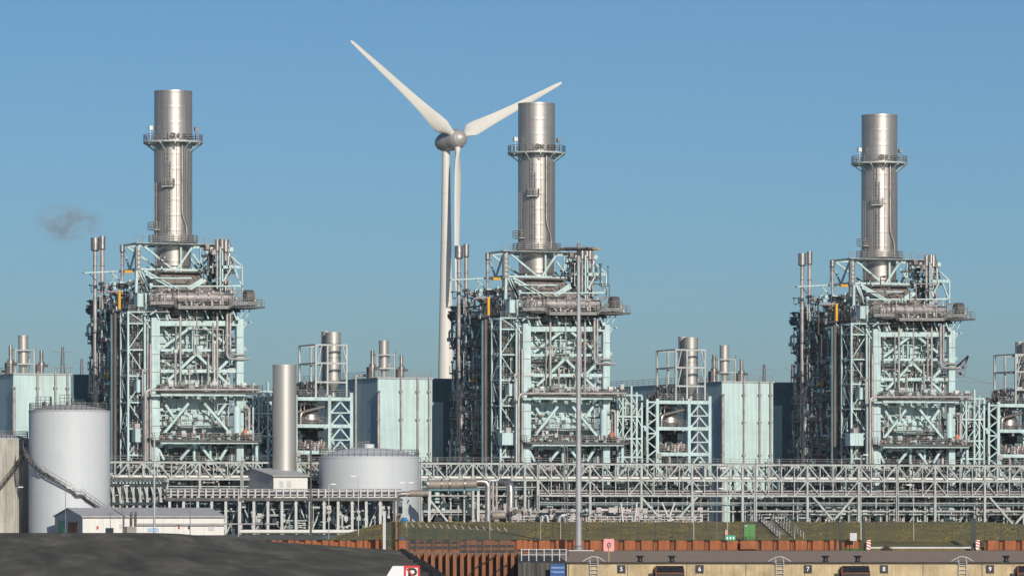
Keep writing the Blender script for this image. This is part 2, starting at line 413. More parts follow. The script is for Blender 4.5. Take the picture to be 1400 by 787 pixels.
def make_boiler():
    t = empty('boiler_unit'); rg = random.Random(11)
    VF = -15.5; UL, UR = -8.6, 6.4; VB = 15.5
    # casing with its panels
    b = MB(); b.box((-7.4,-12.4,17), (5.4,14,38)); body = b.build('casing', 'casing', t)
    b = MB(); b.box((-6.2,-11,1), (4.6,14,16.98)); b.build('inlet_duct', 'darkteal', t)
    for (z0, z1, cols) in ((17.4,19.0,6),(19.1,20.3,9),(20.4,22.8,5),(25.2,26.6,7),(26.8,28.2,5),(28.4,29.8,8),(30.4,32.0,6),(32.2,33.4,5),(33.6,35.2,7),(35.4,37.6,6)):
        w = 12.6/cols
        for i in range(cols):
            d = rg.uniform(.06, .45); x = -7.3 + i*w
            b = MB(); b.box((x+.06,-12.4-d,z0+.05), (x+w-.06,-12.38,z1-.05)); b.build('panel', rg.choice(('casing','casing','mintpanel')), body)
    # stiffeners round the casing and the dark recesses
    for z in (20.35, 26.7, 28.3, 30.1, 32.1, 33.5, 35.3):
        seg(t, 'stiffener', (-7.6,-12.95,z), (5.6,-12.95,z), .22, 'mint')
    # columns
    for (u, w) in ((UL, 1.45), (UR, 1.25)):
        b = MB(); b.box((u-w/2, VF-.5, 0), (u+w/2, VF+.5, L(300,438,VF)[2]+.3)); c = b.build('column', 'mint', t)
        for z in range(3, 36, 3):
            bb = MB(); bb.box((u-w/2-.03, VF-.53, z), (u+w/2+.03, VF-.47, z+.12)); bb.build('splice_plate', 'galv', c)
        for v in (-9.2, -3, 3, 9.2, VB):
            seg(t, 'column', (u, v, 0), (u, v, 38), .7, 'mint', ib=True)
    # front beams and braces, measured
    def fb(x0,y0,x1,y1,w,m='mint',v=VF,name='brace',ib=False): seg(t, name, L(x0,y0,v), L(x1,y1,v), w, m, ib=ib)
    fb(213,442,326,442,.85,name='beam'); fb(219,478.5,322,478.5,.42,name='beam',v=VF+.3); fb(219,507,322,507,.55,name='beam',v=VF+.3)
    fb(219,538.5,335,538.5,.62,name='beam',v=-17.6); fb(206,540,219,540,.4,name='beam',v=-17.2)
    fb(219,604,352,604,.55,name='beam',m='mint',v=-17.6)
    for a in ((222,475,262,446),(277,446,309,470),(227,522,267,484.5),(269,484.5,316.5,529.5),(299,505,311,493),(224,592,257.5,551),(279,551,316,594),
              (274,609,289,628),(262,609,246,628),(226,553,238,571),(309,551,297,567),(224,628,214,609),(300,628,312,609)):
        fb(*a, .42, v=VF+.1)
    for a in ((222,448,234,463),(221,486,236,505),(322,446,311,460)): fb(*a, .26, v=-14)
    # side stubs on the columns
    for (x,y,x1,y1) in ((327,442,338,440),(338,440,329,453),(205,438,197,437),(205,448,198,438),(327,470,338,478),(329,478,338,478)): fb(x,y,x1,y1,.22)
    for x in (229, 236, 243, 253, 276, 283, 290, 303): fb(x,508,x,530,.14,v=-14.2,name='post',m='greysteel')
    for x in (231, 256, 279, 293, 306): fb(x,480,x,507,.16,v=-13.6,name='post',m='mint')
    for x in (243, 262, 286, 300): fb(x,444,x,478,.14,v=-13.4,name='post',m='greysteel')
    # flank columns, beams and X braces (left), beams (right, back)
    vs = [VF, -9.2, -3, 3, 9.2, VB]
    for z in (5, 10.5, 16.2, 20.2, 24.3, 28.3, 31.5, 35, 37.8):
        for u in (UL, UR): seg(t, 'beam', (u, VF, z), (u, VB, z), .4, 'mint', ib=True)
        seg(t, 'beam', (UL, VB, z), (UR, VB, z), .4, 'mint')
    for i in range(5):
        for (z0, z1) in ((5,10.5),(10.5,16.2),(16.2,24.3),(24.3,31.5),(31.5,37.8)):
            if (i+int(z0)) % 2: seg(t, 'brace', (UL-.1, vs[i], z0), (UL-.1, vs[i+1], z1), .25)
            else: seg(t, 'brace', (UL-.1, vs[i], z1), (UL-.1, vs[i+1], z0), .25)
            if i % 2: seg(t, 'brace', (UR+.1, vs[i], z0), (UR+.1, vs[i+1], z1), .25)
    # galleries
    Z1, Z2, Z3 = L(280,601,-18)[2], L(280,535,-18)[2], L(280,417,-18)[2]
    gallery(t, -9.6, 9.6, -18.2, -15.9, Z1); gallery(t, -8.5, 9.6, -18.2, -15.9, Z2)
    for z in (Z1, Z2, Z3-.2, 10.5, 20.4, 28.5, 33.0):
        gallery(t, -10.3, -8.9, -9.8, VB, z, rails='l')
    for z in (Z1, Z2, Z3): gallery(t, UR+.4, UR+2.6, -15.8, 8, z, rails='rf')
    gallery(t, -7.2, 6.0, -15.1, -13.3, L(280,487,VF)[2], rails='f', th=.2)
    gallery(t, -7.2, 6.0, -15.1, -13.3, L(280,582,VF)[2], rails='f', th=.15)
    # drum gallery with its stepped edge beam
    gallery(t, -8.8, 6.3, -15.9, -11, Z3, rails='l')
    b = MB(); pts = [L(205,414,-17.8), L(238,414,-17.8), L(243,420,-18.6), L(312,420,-18.6), L(318,414.5,-18.2), L(350,414.5,-17.8)]
    for a, c in zip(pts, pts[1:]): b.beam(a, c, .5, .55)
    g = b.build('edge_beam', 'galv', t)
    b = MB(); pts2 = [(p[0],p[1],p[2]+.25) for p in pts]; b.rail(pts2, 1.15, 1.4, .07, 3, .09); b.build('railing', 'galv', g)
    b = MB(); b.box((-8.6,-17.6,Z3-.35), (10.1,-15.95,Z3-.06)); b.build('grating', 'brown', g)
    gallery(t, 6.6, 10.3, -17.5, -11, Z3, rails='rf')
    for x in (212, 228, 255, 280, 300, 318): fb(x,424,x+5,436,.22,v=-16.2)
    fb(199,426,232,426,.2,v=-16.9,name='beam',m='galv'); fb(205,430,214,424,.2,v=-16.9)
    for x in (331, 339): seg(t, 'brace', L(x+5,419,-16), L(x-3,434,-16), .16)
    # steam drum lying across the gallery
    p, q = L(221,406.5,-14.6), L(316,406.5,-14.6)
    b = MB(); r = .8
    b.tube([(p[0]-.5,p[1],p[2]),(p[0]-.3,p[1],p[2]),p,q,(q[0]+.3,q[1],q[2]),(q[0]+.5,q[1],q[2])], [.25,.75,r,r,.75,.25], 20)
    d = b.build('steam_drum', 'pinkpipe', t, smooth=True)
    for k in range(7):
        x = p[0]+.6+k*(q[0]-p[0]-1.2)/6; bb = MB(); bb.tube([(x-.14,p[1],p[2]),(x+.14,p[1],p[2])], r+.09, 20); bb.build('band', 'steel', d, True)
        bb = MB(); bb.cyl((x+.5,p[1]-.2), .16, p[2]+.8, p[2]+1.7, 8); bb.build('nozzle', 'pinkpipe', d, True)
    # dark drum end on the right-hand gallery
    p = L(340,405,-14.8); b = MB(); b.tube([(p[0]-.9,p[1],p[2]),(p[0]-.7,p[1],p[2]),(p[0]+.7,p[1],p[2]),(p[0]+.95,p[1],p[2])], [.6,1.1,1.1,.4], 18)
    b.build('blowdown_vessel', 'brown', t, True)
    pipe_part(t, [L(318,398,-14.8), L(338,397,-14.8), L(346,404,-14.8)], .1, 'galv')
    # hood and its neck
    b = MB(); z0, z1 = Z3-.2, L(240,371,0)[2]
    def ringq(hx, hv, z): return [(-hx,-hv,z),(hx,-hv,z),(hx,hv,z),(-hx,hv,z)]
    b.add(ringq(6.6,11.0,z0)+ringq(6.6,11,z0+1.6)+ringq(3.1,3.1,z1), [(0,1,5,4),(1,2,6,5),(2,3,7,6),(3,0,4,7),(4,5,9,8),(5,6,10,9),(6,7,11,10),(7,4,8,11)])
    hd = b.build('hood', 'hood', t)
    for k in range(-2, 3):
        bb = MB(); bb.beam((k*1.35,-3.15-.03,z1), (k*2.7,-11.05,z0+1.62), .14); bb.build('rib', 'galv', hd)
    # top frame round the stack
    ZT, ZM = L(240,334,-3.9)[2], L(240,369,-3.9)[2]
    for v in (-3.9, 3.9):
        seg(t, 'beam', (-8.0,v,ZT), (8.0,v,ZT), .38); seg(t, 'beam', (-8.2,v,ZM), (8.4,v,ZM), .42)
        for u in (-7.8, 0, 3.6 if v < 0 else 4, 7.8): seg(t, 'post', (u,v,ZM), (u,v,ZT), .38 if abs(u) > 7 else .3)
        for (u0,z0_,u1,z1_) in ((-6.9,ZT-.2,-.6,ZM), (.6,ZM,3.4,ZT-.2), (3.2,ZT-.2,6.2,ZM), (6.2,ZM,7.8,ZT-.3)) if v > 0 else ((-6.9,ZT-.2,-1.4,ZM+.1),(-.7,ZM+.1,2.2,ZT-.2),(3.9,ZT-.2,7.0,ZM+.1)):
            seg(t, 'brace', (u0,v,z0_), (u1,v,z1_), .32)
    for u in (-7.8, 7.8):
        seg(t, 'beam', (u,-3.9,ZT), (u,3.9,ZT), .38); seg(t, 'beam', (u,-3.9,ZM), (u,3.9,ZM), .42)
        seg(t, 'brace', (u,-3.9,ZT), (u,0,ZM), .28); seg(t, 'brace', (u,3.9,ZT), (u,0,ZM), .28)
    seg(t, 'brace', L(263,347,-3.9), L(279,368,-3.9), .3); seg(t, 'brace', L(295,340,-3.9), L(273,367,-3.9), .3)
    gallery(t, -8.6, 8.6, -5.0, -4.1, ZT+.05, rails='f', th=.14); gallery(t, -8.8, 9.4, -5.3, -4.15, ZM-.2, rails='', th=.3)
    # long legs from the top frame down to the gallery
    for a in ((197,370,247,398),(199,374,251,401),(190,370,208,404),(193,371,204,400),(187,370,186,400),(279,380,256,394),(281,383,258,396)): fb(*a, .42, v=-8.5)
    fb(205,380,262,380,.22,v=-9,name='beam'); fb(205,391,330,391,.22,v=-11,name='beam')
    # thin open frame at upper right
    for a in ((303,366,330,366),(303,364,330,364),(331,365,331,400),(304,345,304,408),(301,338,301,410),(316,351,331,364),(316,366,303,388),(320,366,331,393),(312,350,312,366),(331,390,312,391)): fb(*a, .24, v=-10.5)
    # cantilever beam to the left with knee brace
    b = MB(); p = L(114,373,4.0); q = L(180,370,4.0); b.beam(p, q, .9, .22); b.build('cantilever_beam', 'mint', t)
    seg(t, 'brace', L(123,374,4), L(131,383,4), .12, 'dark'); seg(t, 'brace', L(150,371,4), L(163,383,4), .2); seg(t, 'brace', L(160,373,4), L(152,387,4), .16, 'greysteel')
    # front pipes
    for (x, y0, y1, r) in ((246.6,428,531,.2),(297,428,531,.2),(269,424,482,.12),(259,500,531,.15),(285,484,531,.18),(291,441,505,.14),(240.6,442,520,.1),(206,470,628,.24)):
        pipe_part(t, [L(x,y0,-16.0), L(x,y1,-16.0)], r)
    pipe_part(t, [L(310.5,428,-16.3), L(310.5,490.5,-16.3), L(340,490.5,-16.3)], .24, bend=1.0)
    pipe_part(t, [L(314.8,428,-16.3), L(314.8,484.5,-16.3), L(335,484.5,-16.3)], .2, bend=1.0)
    pipe_part(t, [L(199,632,-18.6), L(199,532.5,-18.6), L(355,532.5,-18.6)], .23, bend=1.0)
    pipe_part(t, [L(195,632,-16.5), L(195,505,-16.5), L(201,505,-16.5)], .16)
    pipe_part(t, [L(206,598,-17), L(206,593,-17)], .2)
    b = MB(); p = L(324,560,-16.6); b.lathe((p[0],p[1],0), [(.1,L(0,594,-16.6)[2]),(.62,L(0,592,-16.6)[2]),(.62,L(0,556,-16.6)[2]),(.35,L(0,552,-16.6)[2]),(.05,L(0,551.5,-16.6)[2])], 16); b.build('vessel', 'mintpanel', t, True)
    pipe_part(t, [L(340.5,605,-16.5), L(340.5,557,-16.5), L(334,557,-16.5)], .28); pipe_part(t, [L(336,600,-16.5), L(336,561,-16.5), L(322,561,-16.5)], .12, 'steel')
    p = L(335,591,-17.2); b = MB(); b.cyl(p, .35, p[2]-.4, p[2]+.5, 10); b.build('hydrant', 'orange', t, True)
    seg(t, 'column', L(350.5,605,-16.5), (L(350.5,605,-16.5)[0],-16.5,0), .45)
    # little lamps and boxes on the galleries
    for (x,y,m) in ((233,525.5,'whitewall'),(333,526,'whitewall'),(249,525,'galv')):
        p = L(x,y,-17.4); b = MB(); b.box((p[0]-.4,p[1]-.3,p[2]-.35),(p[0]+.4,p[1]+.3,p[2]+.35)); b.build('junction_box', m, t)
    # clutter: front bay, gallery goods, flank, top
    st, pk, mi, br, dk, va, dt = MB(), MB(), MB(), MB(), MB(), MB(), MB()
    for (z0,z1,n) in ((17,23.3,12),(24.6,30,20),(30,36.5,20)):
        rnd_pipes([pk,mi,mi,st,br], (-7.4,-14.6,z0), (5.6,-12.9,z1), n, rg, (.05,.07,.1,.14), 'xxzz', 5)
        rnd_boxes(mi, (-7,-13.6,z0), (5.2,-12.9,z1), 12, rg, .3, 1.2); rnd_boxes(br, (-7,-13.6,z0), (5.2,-12.9,z1), 10, rg, .2, .7)
    for z in (Z1, Z2): rnd_valves(br, (-8.5,-17.6,z), (9,-16.1,z+.3), 40, rg); rnd_boxes(mi, (-8,-17.4,z+.2), (6,-16.1,z+.7), 14, rg, .2, .7)
    rnd_valves(va, (-8.5,-17.6,Z1), (9,-16.1,Z1+.2), 8, rg)
    rnd_pipes([pk,st,br], (-8.6,-15.6,Z3+.1), (10,-13.2,Z3+2.6), 60, rg, (.06,.09,.13), 'xxyz', 3); rnd_valves(pk, (-8,-15.6,Z3), (10,-13.4,Z3+1.6), 40, rg)
    rnd_pipes([dk,br,mi], (-8,-16,Z3-2.6), (6.4,-11,Z3-.4), 50, rg, (.08,.12,.18), 'xyz', 5)
    rnd_pipes([dk,br,mi,pk], (-7.5,-15,5), (6,-12.5,15.4), 90, rg, (.06,.1,.15,.25), 'xxzz', 5); rnd_boxes(br, (-7.5,-14.5,9), (6,-12.5,15), 30, rg)
    rnd_pipes([dt,br,mi,pk,st,mi], (-10.4,-9.5,4), (-8.8,VB,38), 300, rg, (.06,.09,.13,.2), 'yyzz', 6)
    rnd_boxes(dt, (-10.2,-9.5,4), (-8.3,VB,38), 70, rg, .4, 1.5); rnd_boxes(mi, (-10.2,-9.5,4), (-8.6,VB,38), 40, rg, .3, 1.2)
    rnd_pipes([dt,br,st,mi], (-10.3,-10,Z3), (-7,VB,Z3+4.5), 90, rg, (.07,.1,.16), 'xyz', 4); rnd_boxes(br, (-10,-8,Z3+.2), (-7,VB,Z3+2.2), 34, rg, .3, 1.1)
    rnd_boxes(dt, (-10.2,10.5,Z3-.3), (-9.0,15.5,Z3+1.4), 9, rg, .4, 1.2)
    rnd_pipes([dk,st,mi], (3.8,-9.5,Z3+1), (7.4,-2,ZT-.3), 46, rg, (.09,.13,.2), 'xyzz', 5); rnd_boxes(dk, (4.2,-9.5,Z3+1), (6.5,-4,ZM), 14, rg, .5, 1.4)
    rnd_pipes([st,pk,mi], (UR+.5,-15,2), (UR+2.6,8,37), 80, rg, (.08,.12,.2), 'yzz', 6)
    rnd_boxes(mi, (-7,-3.6,ZM), (7,3.6,ZM+.4), 12, rg)
    for (m, nm, mb) in (('steel','clad_pipework',st),('pinkpipe','weathered_pipework',pk),('mint','mint_pipework',mi),('brown','gallery_fittings',br),('dark','dark_clutter_and_shade',dk),('darkteal','teal_clutter_and_shade',dt),('valve','valves',va)):  # dark and teal clutter carries the shade between parts in its colour
        stuff(nm, mb, m, t)
    return t

def make_stack():
    t = empty('exhaust_stack'); n = 64; r = 3.25
    zt, zr = L(237,125,0)[2], L(237,194,0)[2]; zc0, zc1 = L(237,333,0)[2], L(237,321,0)[2]; zb = L(237,373,0)[2]
    b = MB(); b.lathe((0,0,0), [(r-.12,zt-3),(r-.12,zt),(r+.03,zt),(r+.03,zt-.3),(r,zt-.32),(r,zr)], n); b.build('upper_shell', 'stack', t, True)
    b = MB(); b.lathe((0,0,0), [(r+.02,zr),(r+.02,zc1)], n); b.build('shell', 'stack', t, True)
    b = MB(); b.lathe((0,0,0), [(r+.02,zc1),(r+.30,zc1-.05),(r+.30,zc0+.1),(r-.05,zc0),(r-.25,zc0-.2),(r-.2,zc0-.6),(r-.2,zb+1.1),(r-.45,zb+.9),(r-.45,zb),(r+.2,zb-.6)], n); b.build('base_section', 'stack', t, True)
    # ring platform
    b = MB(); b.lathe((0,0,zr), [(r+.03,0),(r+1.85,0),(r+1.85,-.28),(r+.03,-.28)], 40); g = b.build('ring_platform', 'greysteel', t)
    pts = [(math.cos(2*math.pi*k/24)*(r+1.78), math.sin(2*math.pi*k/24)*(r+1.78), zr) for k in range(25)]
    b = MB(); b.rail(pts, 1.15, 1.4, .08, 3, .09); b.build('railing', 'galv', g)
    for k in range(12):
        a = 2*math.pi*(k+.5)/12; c, s = math.cos(a), math.sin(a)
        b = MB(); b.beam((c*r,s*r,zr-1.6), (c*(r+1.7),s*(r+1.7),zr-.3), .14); b.beam((c*r,s*r,zr-.42), (c*(r+1.8),s*(r+1.8),zr-.42), .16, .24); b.build('bracket', 'mint', g)
    for k, (a, w) in enumerate(((-110,.5),(-75,.35),(-62,.45),(-50,.3),(-95,.3))):
        c, s = math.cos(R(a)), math.sin(R(a)); b = MB(); z = zr+.3
        b.tube([(c*(r-.05),s*(r-.05),z+.6),(c*(r+.45),s*(r+.45),z+.6)], w, 10); b.build('sampling_port', 'brown', t)
    # aviation lamps on the ring
    for a in (183, -3):
        c, s = math.cos(R(a)), math.sin(R(a)); b = MB(); b.beam((c*(r+.9),s*(r+.9),zr), (c*(r+.9),s*(r+.9),zr+2.4), .09)
        b.box((c*(r+.9)-.32,s*(r+.9)-.3,zr+1.9), (c*(r+.9)+.32,s*(r+.9)+.3,zr+2.6)); b.build('aviation_lamp', 'whitewall' if a > 0 else 'galv', t)
    # small balconies with ladders on the left
    for (a, zz, w, lz) in ((-122, L(0,250,0)[2], 1.0, L(0,224,0)[2]), (-168, L(0,309,0)[2], 1.0, L(0,252,0)[2])):
        c, s = math.cos(R(a)), math.sin(R(a)); tx = Vector((-s, c, 0)); nn = Vector((c, s, 0))
        p0 = nn*(r+.02); b = MB()
        vs = [p0-tx*w, p0+tx*w, p0+tx*w+nn*1.1, p0-tx*w+nn*1.1]
        b.add([v+Vector((0,0,zz-.15)) for v in vs]+[v+Vector((0,0,zz)) for v in vs], [(0,3,2,1),(4,5,6,7),(0,1,5,4),(1,2,6,5),(2,3,7,6),(3,0,4,7)])
        g = b.build('balcony', 'greysteel', t)
        b = MB(); b.rail([vs[0]+Vector((0,0,zz)), vs[3]+Vector((0,0,zz)), vs[2]+Vector((0,0,zz)), vs[1]+Vector((0,0,zz))], 1.2, .7, .08); b.build('railing', 'galv', g)
        b = MB(); b.ladder(nn*(r+.3)+Vector((0,0,zz-8)), nn*(r+.3)+Vector((0,0,lz+1)), .6, .05, tx); b.build('ladder', 'galv', t)
    # long ladder, cable tray and the downpipe with its offset
    for (a, m, w) in ((-128,'galv',.5),(-100,'galv',.12),(-84,'steel',.25),(-81,'galv',.12),(-74,'galv',.5)):
        c, s = math.cos(R(a)), math.sin(R(a)); nn = Vector((c,s,0)); tx = Vector((-s,c,0))
        b = MB()
        if w == .5: b.ladder(nn*(r+.25)+Vector((0,0,zc1)), nn*(r+.25)+Vector((0,0,zr-.3)), .5, .04, tx, .9); b.build('ladder', m, t)
        elif w == .25:
            a2 = R(a+14); n2 = Vector((math.cos(a2), math.sin(a2), 0))
            b.pipe([nn*(r+.3)+Vector((0,0,zr-.5)), nn*(r+.3)+Vector((0,0,zc1+3.2)), n2*(r+.45)+Vector((0,0,zc1+1.2)), n2*(r+.45)+Vector((0,0,zc0))], .2, 10, 1.0); b.build('downpipe', 'steel', t, True)
        else: b.beam(nn*(r+.12)+Vector((0,0,zc1)), nn*(r+.12)+Vector((0,0,zr-.3)), .1); b.build('cable_tray', m, t)
    # collar railing
    pts = [(math.cos(2*math.pi*k/20)*(r+.95), math.sin(2*math.pi*k/20)*(r+.95), zc0+.15) for k in range(21)]
    b = MB(); b.lathe((0,0,zc0+.15), [(r+.3,0),(r+1.0,0),(r+1.0,-.15),(r+.3,-.15)], 32); g = b.build('collar_walkway', 'brown', t)
    b = MB(); b.rail(pts, 1.2, 1.2, .06); b.build('railing', 'galv', g)
    for k in range(int((zr-zc1)/2.6)):                # clad-sheet seams
        z = zc1 + 1.0 + k*2.6; b = MB(); b.lathe((0,0,z), [(r+.018,-.05),(r+.05,-.04),(r+.05,.04),(r+.018,.05)], n); b.build('seam', 'stack', t, True)
    for k in range(3):
        z = zr + 2 + k*2.2; b = MB(); b.lathe((0,0,z), [(r-.002,-.04),(r+.025,-.03),(r+.025,.03),(r-.002,.04)], n); b.build('seam', 'stack', t, True)
    return t

def make_tower(big_cabin=True):
    t = empty('stair_tower'); u0, u1, v0, v1 = -13.0, -9.9, -14.6, -10.8; H = L(170,426,-14.6)[2]
    rg = random.Random(5)
    for (u,v) in ((u0,v0),(u1,v0),(u0,v1),(u1,v1)): seg(t, 'column', (u,v,0), (u,v,H if u < -11 else H+3.2), .32)
    lev = [0, 4.4, 8.8, 13.2, 17.6, 22.0, 26.4, 30.8, 35.2, H]
    for i, z in enumerate(lev[1:]):
        for (a, c) in (((u0,v0),(u1,v0)),((u0,v1),(u1,v1)),((u0,v0),(u0,v1)),((u1,v0),(u1,v1))): seg(t, 'beam', (*a,z), (*c,z), .24)
    for i in range(len(lev)-1):
        za, zb = lev[i], lev[i+1]
        for (a, c) in (((u0,v0),(u1,v0)),((u0,v0),(u0,v1))):
            zz = (za, zb) if i % 2 else (zb, za)
            seg(t, 'brace', (a[0],a[1],zz[0]), (c[0],c[1],zz[1]), .15)
        # stair flight and landing
        va, vb = (v0+.5, v1-.5) if i % 2 else (v1-.5, v0+.5); ux = u0+.9 if i % 2 else u1-.9
        b = MB(); b.beam((ux-.45,va,za), (ux-.45,vb,zb), .07, .3); b.beam((ux+.45,va,za), (ux+.45,vb,zb), .07, .3)
        for k in range(12): p = Vector((ux,va,za)).lerp(Vector((ux,vb,zb)), (k+.5)/12); b.box((p.x-.45,p.y-.14,p.z-.03), (p.x+.45,p.y+.14,p.z+.02))
        st = b.build('stair_flight', 'brown', t)
        b = MB()
        for s in (-.48, .48): b.beam((ux+s,va,za+1.05), (ux+s,vb,zb+1.05), .06); b.beam((ux+s,va,za+.55), (ux+s,vb,zb+.55), .05)
        b.build('handrail', 'galv', st)
        b = MB(); b.box((u0+.1,vb-.5 if vb > -12.5 else v0+.05,zb-.1), (u1-.1,v1-.05 if vb > -12.5 else vb+.5,zb)); ld = b.build('landing', 'brown', t)
        b = MB(); b.rail([(u0+.1,v0+.08,zb),(u1-.1,v0+.08,zb)], 1.1, 1.0, .06); b.build('railing', 'galv', ld)
    # lattice hoist mast rising above the tower
    um, vm = -10.9, -11.6; zt = L(188,336,-11.6)[2]
    for (du, dv) in ((-.45,-.45),(.45,-.45),(-.45,.45),(.45,.45)): seg(t, 'mast_leg', (um+du,vm+dv,0), (um+du,vm+dv,zt-8), .12, 'greysteel')
    for k in range(44):
        z = k*(zt-8)/44; s = 1 if k % 2 else -1
        seg(t, 'lacing', (um-.45*s,vm-.45,z), (um+.45*s,vm-.45,z+(zt-8)/44), .08, 'brown')
    seg(t, 'mast_leg', (-7.9,-4.6,L(0,400,-5)[2]), (-7.9,-4.6,L(0,333,-5)[2]), .85, 'greysteel')
    b = MB(); b.ladder((-7.9,-5.2,L(0,400,-5)[2]), (-7.9,-5.2,L(0,333,-5)[2]), .6, .05, (1,0,0), .7); b.build('ladder', 'galv', t)
    # machine boxes at the landings
    for (x, y0, y1, hw) in ((191.5,401,419,.52),(190,519,536,.45)):
        p = L(x,y1,-15.2); q = L(x,y0,-15.2); b = MB(); b.box((p[0]-hw,p[1]-.2,p[2]), (p[0]+hw,p[1]+1.6,q[2])); g = b.build('hoist_box', 'mintpanel', t)
        b = MB(); b.box((p[0]-hw-.06,p[1]-.26,q[2]), (p[0]+hw+.06,p[1]+1.66,q[2]+.1)); b.build('box_roof', 'galv', g)
        for s in (-.3, .3): bb = MB(); bb.box((p[0]+s-.03,p[1]-.24,p[2]+.1), (p[0]+s+.03,p[1]-.2,q[2]-.1)); bb.build('rib', 'greysteel', g)
    # thick brown riser and slim risers at the back of the tower
    p = L(157.5,428,-8.5); pipe_part(t, [(p[0],p[1],0), (p[0],p[1],p[2])], .33, 'riserbrown', 'riser'); 
    for k, (x, m) in enumerate(((152.5,'darkteal'),(163,'brown'),(198,'mint'),(202,'pinkpipe'))):
        p = L(x,430,-9+k*.5 if k < 2 else -15.2); pipe_part(t, [(p[0],p[1],0), (p[0],p[1],p[2])], .2, m, 'riser')
    br, mi = MB(), MB(); rnd_pipes([br,br,mi], (u0,v0,2), (u1+1.4,v1,H-1), 90, rg, (.05,.08,.12), 'xyzz', 4); rnd_boxes(br, (u0,v0,2), (u1,v1,H), 30, rg, .2, .9)
    stuff('tower_fittings', br, 'brown', t); stuff('tower_pipework', mi, 'mint', t)
    return t

def lift_cabin(parent, x, y0, y1, hw):
    p = L(x,y1,-15.6); q = L(x,y0,-15.6); b = MB(); b.box((p[0]-hw,p[1]-.6,p[2]), (p[0]+hw,p[1]+1.4,q[2])); g = b.build('lift_cabin', 'mintpanel', parent)
    for k in range(4):
        s = -hw + 2*hw*(k+.5)/4; bb = MB(); bb.box((p[0]+s-.03,p[1]-.64,p[2]+.1), (p[0]+s+.03,p[1]-.6,q[2]-.1)); bb.build('rib', 'greysteel', g)
    b = MB(); b.box((p[0]-.5,p[1]-.3,q[2]), (p[0]+.4,p[1]+.8,q[2]+.9)); b.build('drive_unit', 'pinkpipe', g)

VENT = []
def make_vent(px, ytop, yhead, rh, v, ybot, rp, offset=None, m='pinkpipe'):
    p = L(px,ytop,v); t = empty('vent_pipe', (0,0,0)); zb = L(px,ybot,v)[2]; zh = L(px,yhead,v)[2]; zt = p[2]
    b = MB(); b.lathe((p[0],p[1],0), [(rp,zh-.25),(rh,zh),(rh,zt),(rh-.08,zt),(rh-.08,zt-.8),(.02,zt-.8)], 20); b.build('silencer', 'steel', t, True)
    if offset:
        du, y1, y2 = offset; z1, z2 = L(px,y1,v)[2], L(px,y2,v)[2]
        pts = [(p[0],p[1],zh), (p[0],p[1],z1), (p[0]+du,p[1],z2), (p[0]+du,p[1],zb)]
    else: pts = [(p[0],p[1],zh), (p[0],p[1],zb)]
    b = MB(); b.pipe(pts, rp, 12, 1.2); b.build('pipe', m, t, True)
    for k in range(6):
        z = zb + (zh-zb)*(k+.5)/6; du = offset[0] if offset and z < L(px,offset[2],v)[2] else 0
        if offset and L(px,offset[2],v)[2] <= z <= L(px,offset[1],v)[2]: continue
        b = MB(); b.tube([(p[0]+du,p[1],z),(p[0]+du,p[1],z+.18)], rp+.05, 12); b.build('clamp', 'galv', t, True)
    return t

def make_crane():
    t = empty('service_crane'); p = L(163,400,-6.0); b = MB(); b.beam((p[0],p[1],L(0,420,-6)[2]), (p[0],p[1],L(0,394,-6)[2]), .42); b.build('crane_column', 'yellow', t)
    b = MB(); z = L(0,395,-6)[2]; b.beam((p[0]+.3,p[1],z), (p[0]-2.4,p[1]+1.0,z-.1), .2); b.build('jib', 'valve', t)
    b = MB(); q = L(175,371.5,-5.5); b.box((q[0]-.7,q[1]-.3,q[2]-.2), (q[0]+.7,q[1]+.3,q[2]+.25)); b.build('trolley', 'yellow', t)
    return t
def make_winch():
    t = empty('wall_crane'); p = L(147,512,-1); b = MB(); b.beam((p[0]-.9,p[1],p[2]-.4), (p[0]+.9,p[1],p[2]-.2), .35); b.build('jib', 'yellow', t)
    b = MB(); b.beam((p[0]-.6,p[1],p[2]-.2), (p[0]+.3,p[1],p[2]+.9), .2); b.build('stay', 'yellow', t)
    b = MB(); b.box((p[0]+.3,p[1]-.3,p[2]-.4), (p[0]+1.0,p[1]+.3,p[2]+.3)); b.build('winch_housing', 'dark', t); return t

